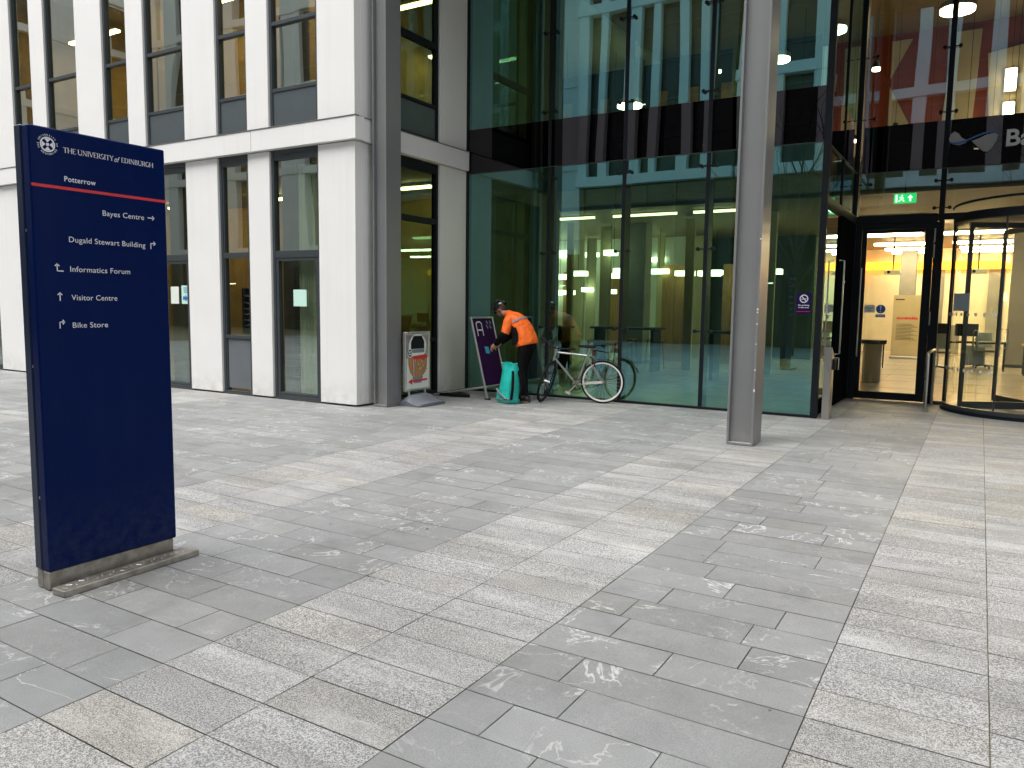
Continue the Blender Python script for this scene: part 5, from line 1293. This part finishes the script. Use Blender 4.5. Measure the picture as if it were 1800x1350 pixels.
    for a_, tt in (('la', 'lt'), ('ra', 'rt')):
        A_ = Vector(J[a_]); m = MB(); secs = []
        vs = []; n = 12
        for (x, w_, h) in ((-.09, .030, .05), (-.075, .042, .085), (-.02, .044, .10), (.05, .046, .082), (.12, .050, .062), (.17, .042, .05), (.195, .022, .035)):
            for k in range(n):
                a = 2*math.pi*k/n; vs.append((A_.x+x, A_.y+w_*math.cos(a), .006+h/2+h/2*math.sin(a) if math.sin(a) > -.5 else .006))
        m.add(vs, [(i*n+k, i*n+(k+1) % n, (i+1)*n+(k+1) % n, (i+1)*n+k) for i in range(6) for k in range(n)]+[list(range(n)), list(range(6*n, 7*n))[::-1]], 0, True)
        sh = m.build('shoe', pmat('dark_shoe', (.025, .022, .02), .5), t)
        m = MB(); m.bevbox(A_.x-.085, A_.x+.18, A_.y-.045, A_.y+.045, .001, .018, .006); m.build('sole', pmat('shoe_sole', (.30, .22, .15), .6), sh)
    # helmet with vents, straps, hair at the nape
    def hx(c, r, m, mi=0): m.sph(HM @ Vector(c), r, 20, mi, HM.to_3x3())
    m = MB(); vs = []; nn = 24; rings = 9
    for i in range(rings+1):
        th = R(4+ (100-4)*i/rings)
        for k in range(nn):
            a = 2*math.pi*k/nn; v = Vector((.135*math.sin(th)*math.cos(a)-.015, .102*math.sin(th)*math.sin(a), .035+.105*math.cos(th)))
            vs.append(HM @ v)
    m.add(vs, [(i*nn+k, i*nn+(k+1) % nn, (i+1)*nn+(k+1) % nn, (i+1)*nn+k) for i in range(rings) for k in range(nn)]+[list(range(nn))], 0, True)
    for s in (-2, -1, 1, 2):
        pts = [HM @ Vector((.112*math.cos(R(a))-.015, s*.036, .045+.100*math.sin(R(a))*(1-.06*abs(s)))) for a in range(20, 161, 14)]
        m.tube(pts, .011, 6)
    hm = m.build('helmet', pmat('glossy_black', (.010, .010, .011), .18, coat=.5), t)
    m = MB()
    for s in (-1, 0, 1):
        for a in (45, 80, 115):
            m.sph(HM @ Vector((.118*math.cos(R(a))-.015, s*.038, .045+.105*math.sin(R(a)))), (.020, .008, .008), 8, 0, HM.to_3x3())
    m.build('vent', pmat('vent_grey', (.25, .25, .26), .4), hm)
    m = MB()
    for s in (-1, 1): m.tube([HM @ Vector((.02, s*.080, .02)), HM @ Vector((.01, s*.079, -.05)), HM @ Vector((.035, s*.03, -.11))], .005, 5); m.tube([HM @ Vector((-.06, s*.076, .02)), HM @ Vector((.01, s*.080, -.05))], .005, 5)
    m.build('strap', MT['rubber'], hm)
    m = MB(); hx((-.055, 0, -.02), (.045, .066, .055), m); m.build('hair', pmat('dark_hair', (.03, .022, .018), .7), t)
    # bag
    TL = pmat('teal_coated_fabric', (.02, .52, .44), .35, var=.1, scale=6, bump=.02, bscale=9)
    b = thing('delivery_bag', 'crumpled turquoise insulated delivery bag with grey base standing open before the cyclist', 'bag', (-6.36, 10.44, 0), R(-31+8))
    m = MB(); n = 28; vs = []; rr = random.Random(11)
    secs = [(.0, .165, .12, .00), (.02, .185, .14, .0), (.10, .19, .145, -.005), (.20, .165, .13, .02), (.32, .15, .12, .045), (.44, .14, .10, .055), (.54, .15, .075, .05), (.60, .155, .06, .035), (.635, .16, .065, .03)]
    for (z, rx, ry, cx) in secs:
        for k in range(n):
            a = 2*math.pi*k/n; ex = .55; cc, ss = math.cos(a), math.sin(a)
            x = rx*math.copysign(abs(cc)**ex, cc); y = ry*math.copysign(abs(ss)**ex, ss); f_ = 1+rr.uniform(-.085, .085)*(z > .05)
            vs.append((cx+x*f_, y*f_, z+.004+(rr.uniform(-.012, .012) if z > .5 else 0)))
    m.add(vs, [(i*n+k, i*n+(k+1) % n, (i+1)*n+(k+1) % n, (i+1)*n+k) for i in range(len(secs)-1) for k in range(n)]+[list(range(n))[::-1]], 0, True)
    inner = [((v[0]-.03)*.93+.03, v[1]*.86, v[2]-.003) for v in vs[-n:]]; low = [(v[0]*.9, v[1]*.8, .35) for v in vs[-n:]]
    m.add(vs[-n:]+inner+low, [(k, (k+1) % n, n+(k+1) % n, n+k) for k in range(n)]+[(n+k, n+(k+1) % n, 2*n+(k+1) % n, 2*n+k) for k in range(n)]+[list(range(2*n, 3*n))], 0, False)
    m.build('body', TL, b)
    m = MB(); m.sph((-.155, 0, .11), (.085, .125, .125), 16); m.build('side_pocket', pmat('grey_mesh', (.16, .16, .165), .8, var=.2, scale=20), b)
    m = MB(); m.tube([(-.12, -.150, .23), (.0, -.158, .15), (.12, -.150, .09), (.185, -.12, .08)], [.014, .016, .014, .012], 6); m.tube([(-.17, -.13, .05), (0, -.150, .065), (.18, -.13, .05)], .008, 6)
    m.build('strap', pmat('grey_strap', (.20, .20, .20), .7), b)
    m = MB()
    for s in (-1, 1): m.tube([(.19, s*.08, .08), (.235, s*.09, .25), (.215, s*.07, .45), (.18, s*.05, .52)], .022, 8)
    m.build('shoulder_strap', BK, b)
person()

# ------------------------------------------------------------------ across the plaza (seen only as reflections)
def opposite(x0, x1, y, label, low, top, hgt, pitch=1.15, strip=.42, rz=0, name='office_building', seed=1):
    t = thing(name, label, 'building', ((x0+x1)/2, y, 0), rz); L = (x1-x0)/2; rr = random.Random(seed)
    m = MB()
    for k in range(5):
        z = low+k*(top-low)
        if z < hgt: m.bevbox(-L, L, -.30, .12, z, z+.42, .01)
    for fl in range(5):
        z0 = low+.42+fl*(top-low); z1 = min(low+(fl+1)*(top-low), hgt)
        if z0 >= hgt: break
        x = -L+.1; i = 0
        while x < L-.5:
            m.bevbox(x, x+strip*(1 if i % 2 else 1.25), -.28, .06, z0, z1, .01); x += pitch*(1.2 if i % 2 else .85); i += 1
    m.box(-L, L, -.3, .12, hgt, hgt+1.2)
    m.build('wall', MT['white'], t)
    m = MB(); m.box(-L, L, -6, -.35, 0.01, hgt); m.build('glazing', pmat('dark_glazing', (.018, .022, .026), .06, 0, var=.4, scale=.7), t)
    m = MB(); x = -L+.2
    while x < L: m.box(x, x+.09, -.34, -.22, .01, low-.01); x += 1.5
    z = low+1.9
    while z < hgt: m.box(-L, L, -.345, -.30, z, z+.08); z += 1.55
    m.build('window_frame', MT['frame'], t)
    m = MB()
    for k in range(int(L)):
        x = rr.uniform(-L, L-1.2); z = rr.choice((low+1.4, low+3.4, top+1.5, 2.6)); m.box(x, x+rr.uniform(.5, 1.1), -.349, -.3485, z, z+.05)
    m.build('lit_strip', MT['lamp_warm'], t)
opposite(-16.2, -9.1, -9.0, 'office block with tall pale vertical strips across the plaza behind the camera', 6.9, 14.3, 21.5, strip=.36, seed=2)
opposite(-9.0, 24, -9.2, 'long office block with strips and close-set white ledges across the plaza behind the camera', 6.9, 10.7, 21.5, 1.4, .44, seed=6)
opposite(-46, -16.4, -13.0, 'pale broad-banded block further left across the plaza', 4.2, 8.4, 20.6, 2.6, 1.55, seed=3)
# building closing the plaza at far left
opposite(-16, 16, 0, 'pale block closing the far left end of the plaza', 4.2, 8.4, 20, 2.6, 1.5, R(-90), seed=4)
for o in list(bpy.data.objects):
    if o.get('label') == 'pale block closing the far left end of the plaza': o.location = (-48, 2, 0)

def bare_tree(x, y, h, label, seed):
    t = thing('bare_tree', label, 'tree', (x, y, 0)); rr = random.Random(seed); m = MB(); br = MB()
    m.tube([(0, 0, .01), (.03, .02, h*.2), (.0, .05, h*.42)], [.12, .095, .075], 10)
    def grow(p, d, L, r, lev, mbx):
        pts = [p]; q = p; dd = d.copy()
        for i in range(3):
            dd = (dd+Vector((rr.uniform(-.14, .14), rr.uniform(-.14, .14), rr.uniform(-.02, .12)))).normalized(); q = q+dd*L/3; pts.append(q)
        mbx.tube(pts, [r, r*.85, r*.7, r*.5], 6 if lev < 2 else 4, 0, False)
        if lev >= 4: return
        for k in range(3 if lev < 3 else 2):
            s = pts[rr.choice((1, 2, 3))] if k else pts[3]
            a = rr.uniform(0, 6.28); sp_ = rr.uniform(.35, .75)
            o1 = dd.orthogonal().normalized(); o2 = dd.cross(o1); nd = (dd+(o1*math.cos(a)+o2*math.sin(a))*sp_+Vector((0, 0, .15))).normalized()
            grow(s, nd, L*rr.uniform(.6, .78), r*.55, lev+1, mbx)
    for k in range(6):
        a = k*1.05+rr.uniform(-.2, .2); grow(Vector((0, .05, h*(.26+.03*k))), Vector((math.cos(a)*.6, math.sin(a)*.6, .9)).normalized(), h*.24, .045, 1, br)
    grow(Vector((0, .05, h*.42)), Vector((0, 0, 1)), h*.26, .06, 0, br)
    BKM = MT.setdefault('bark', pmat('bark', (.07, .06, .05), .9, var=.3, scale=8))
    m.build('trunk', BKM, t); br.build('branches', BKM, t)
bare_tree(-5.3, -3.6, 8.2, 'bare young tree across the plaza reflected left of the right steel column', 5)
bare_tree(1.9, -3.9, 8.0, 'bare young tree across the plaza reflected in the glass over the entrance door', 8)
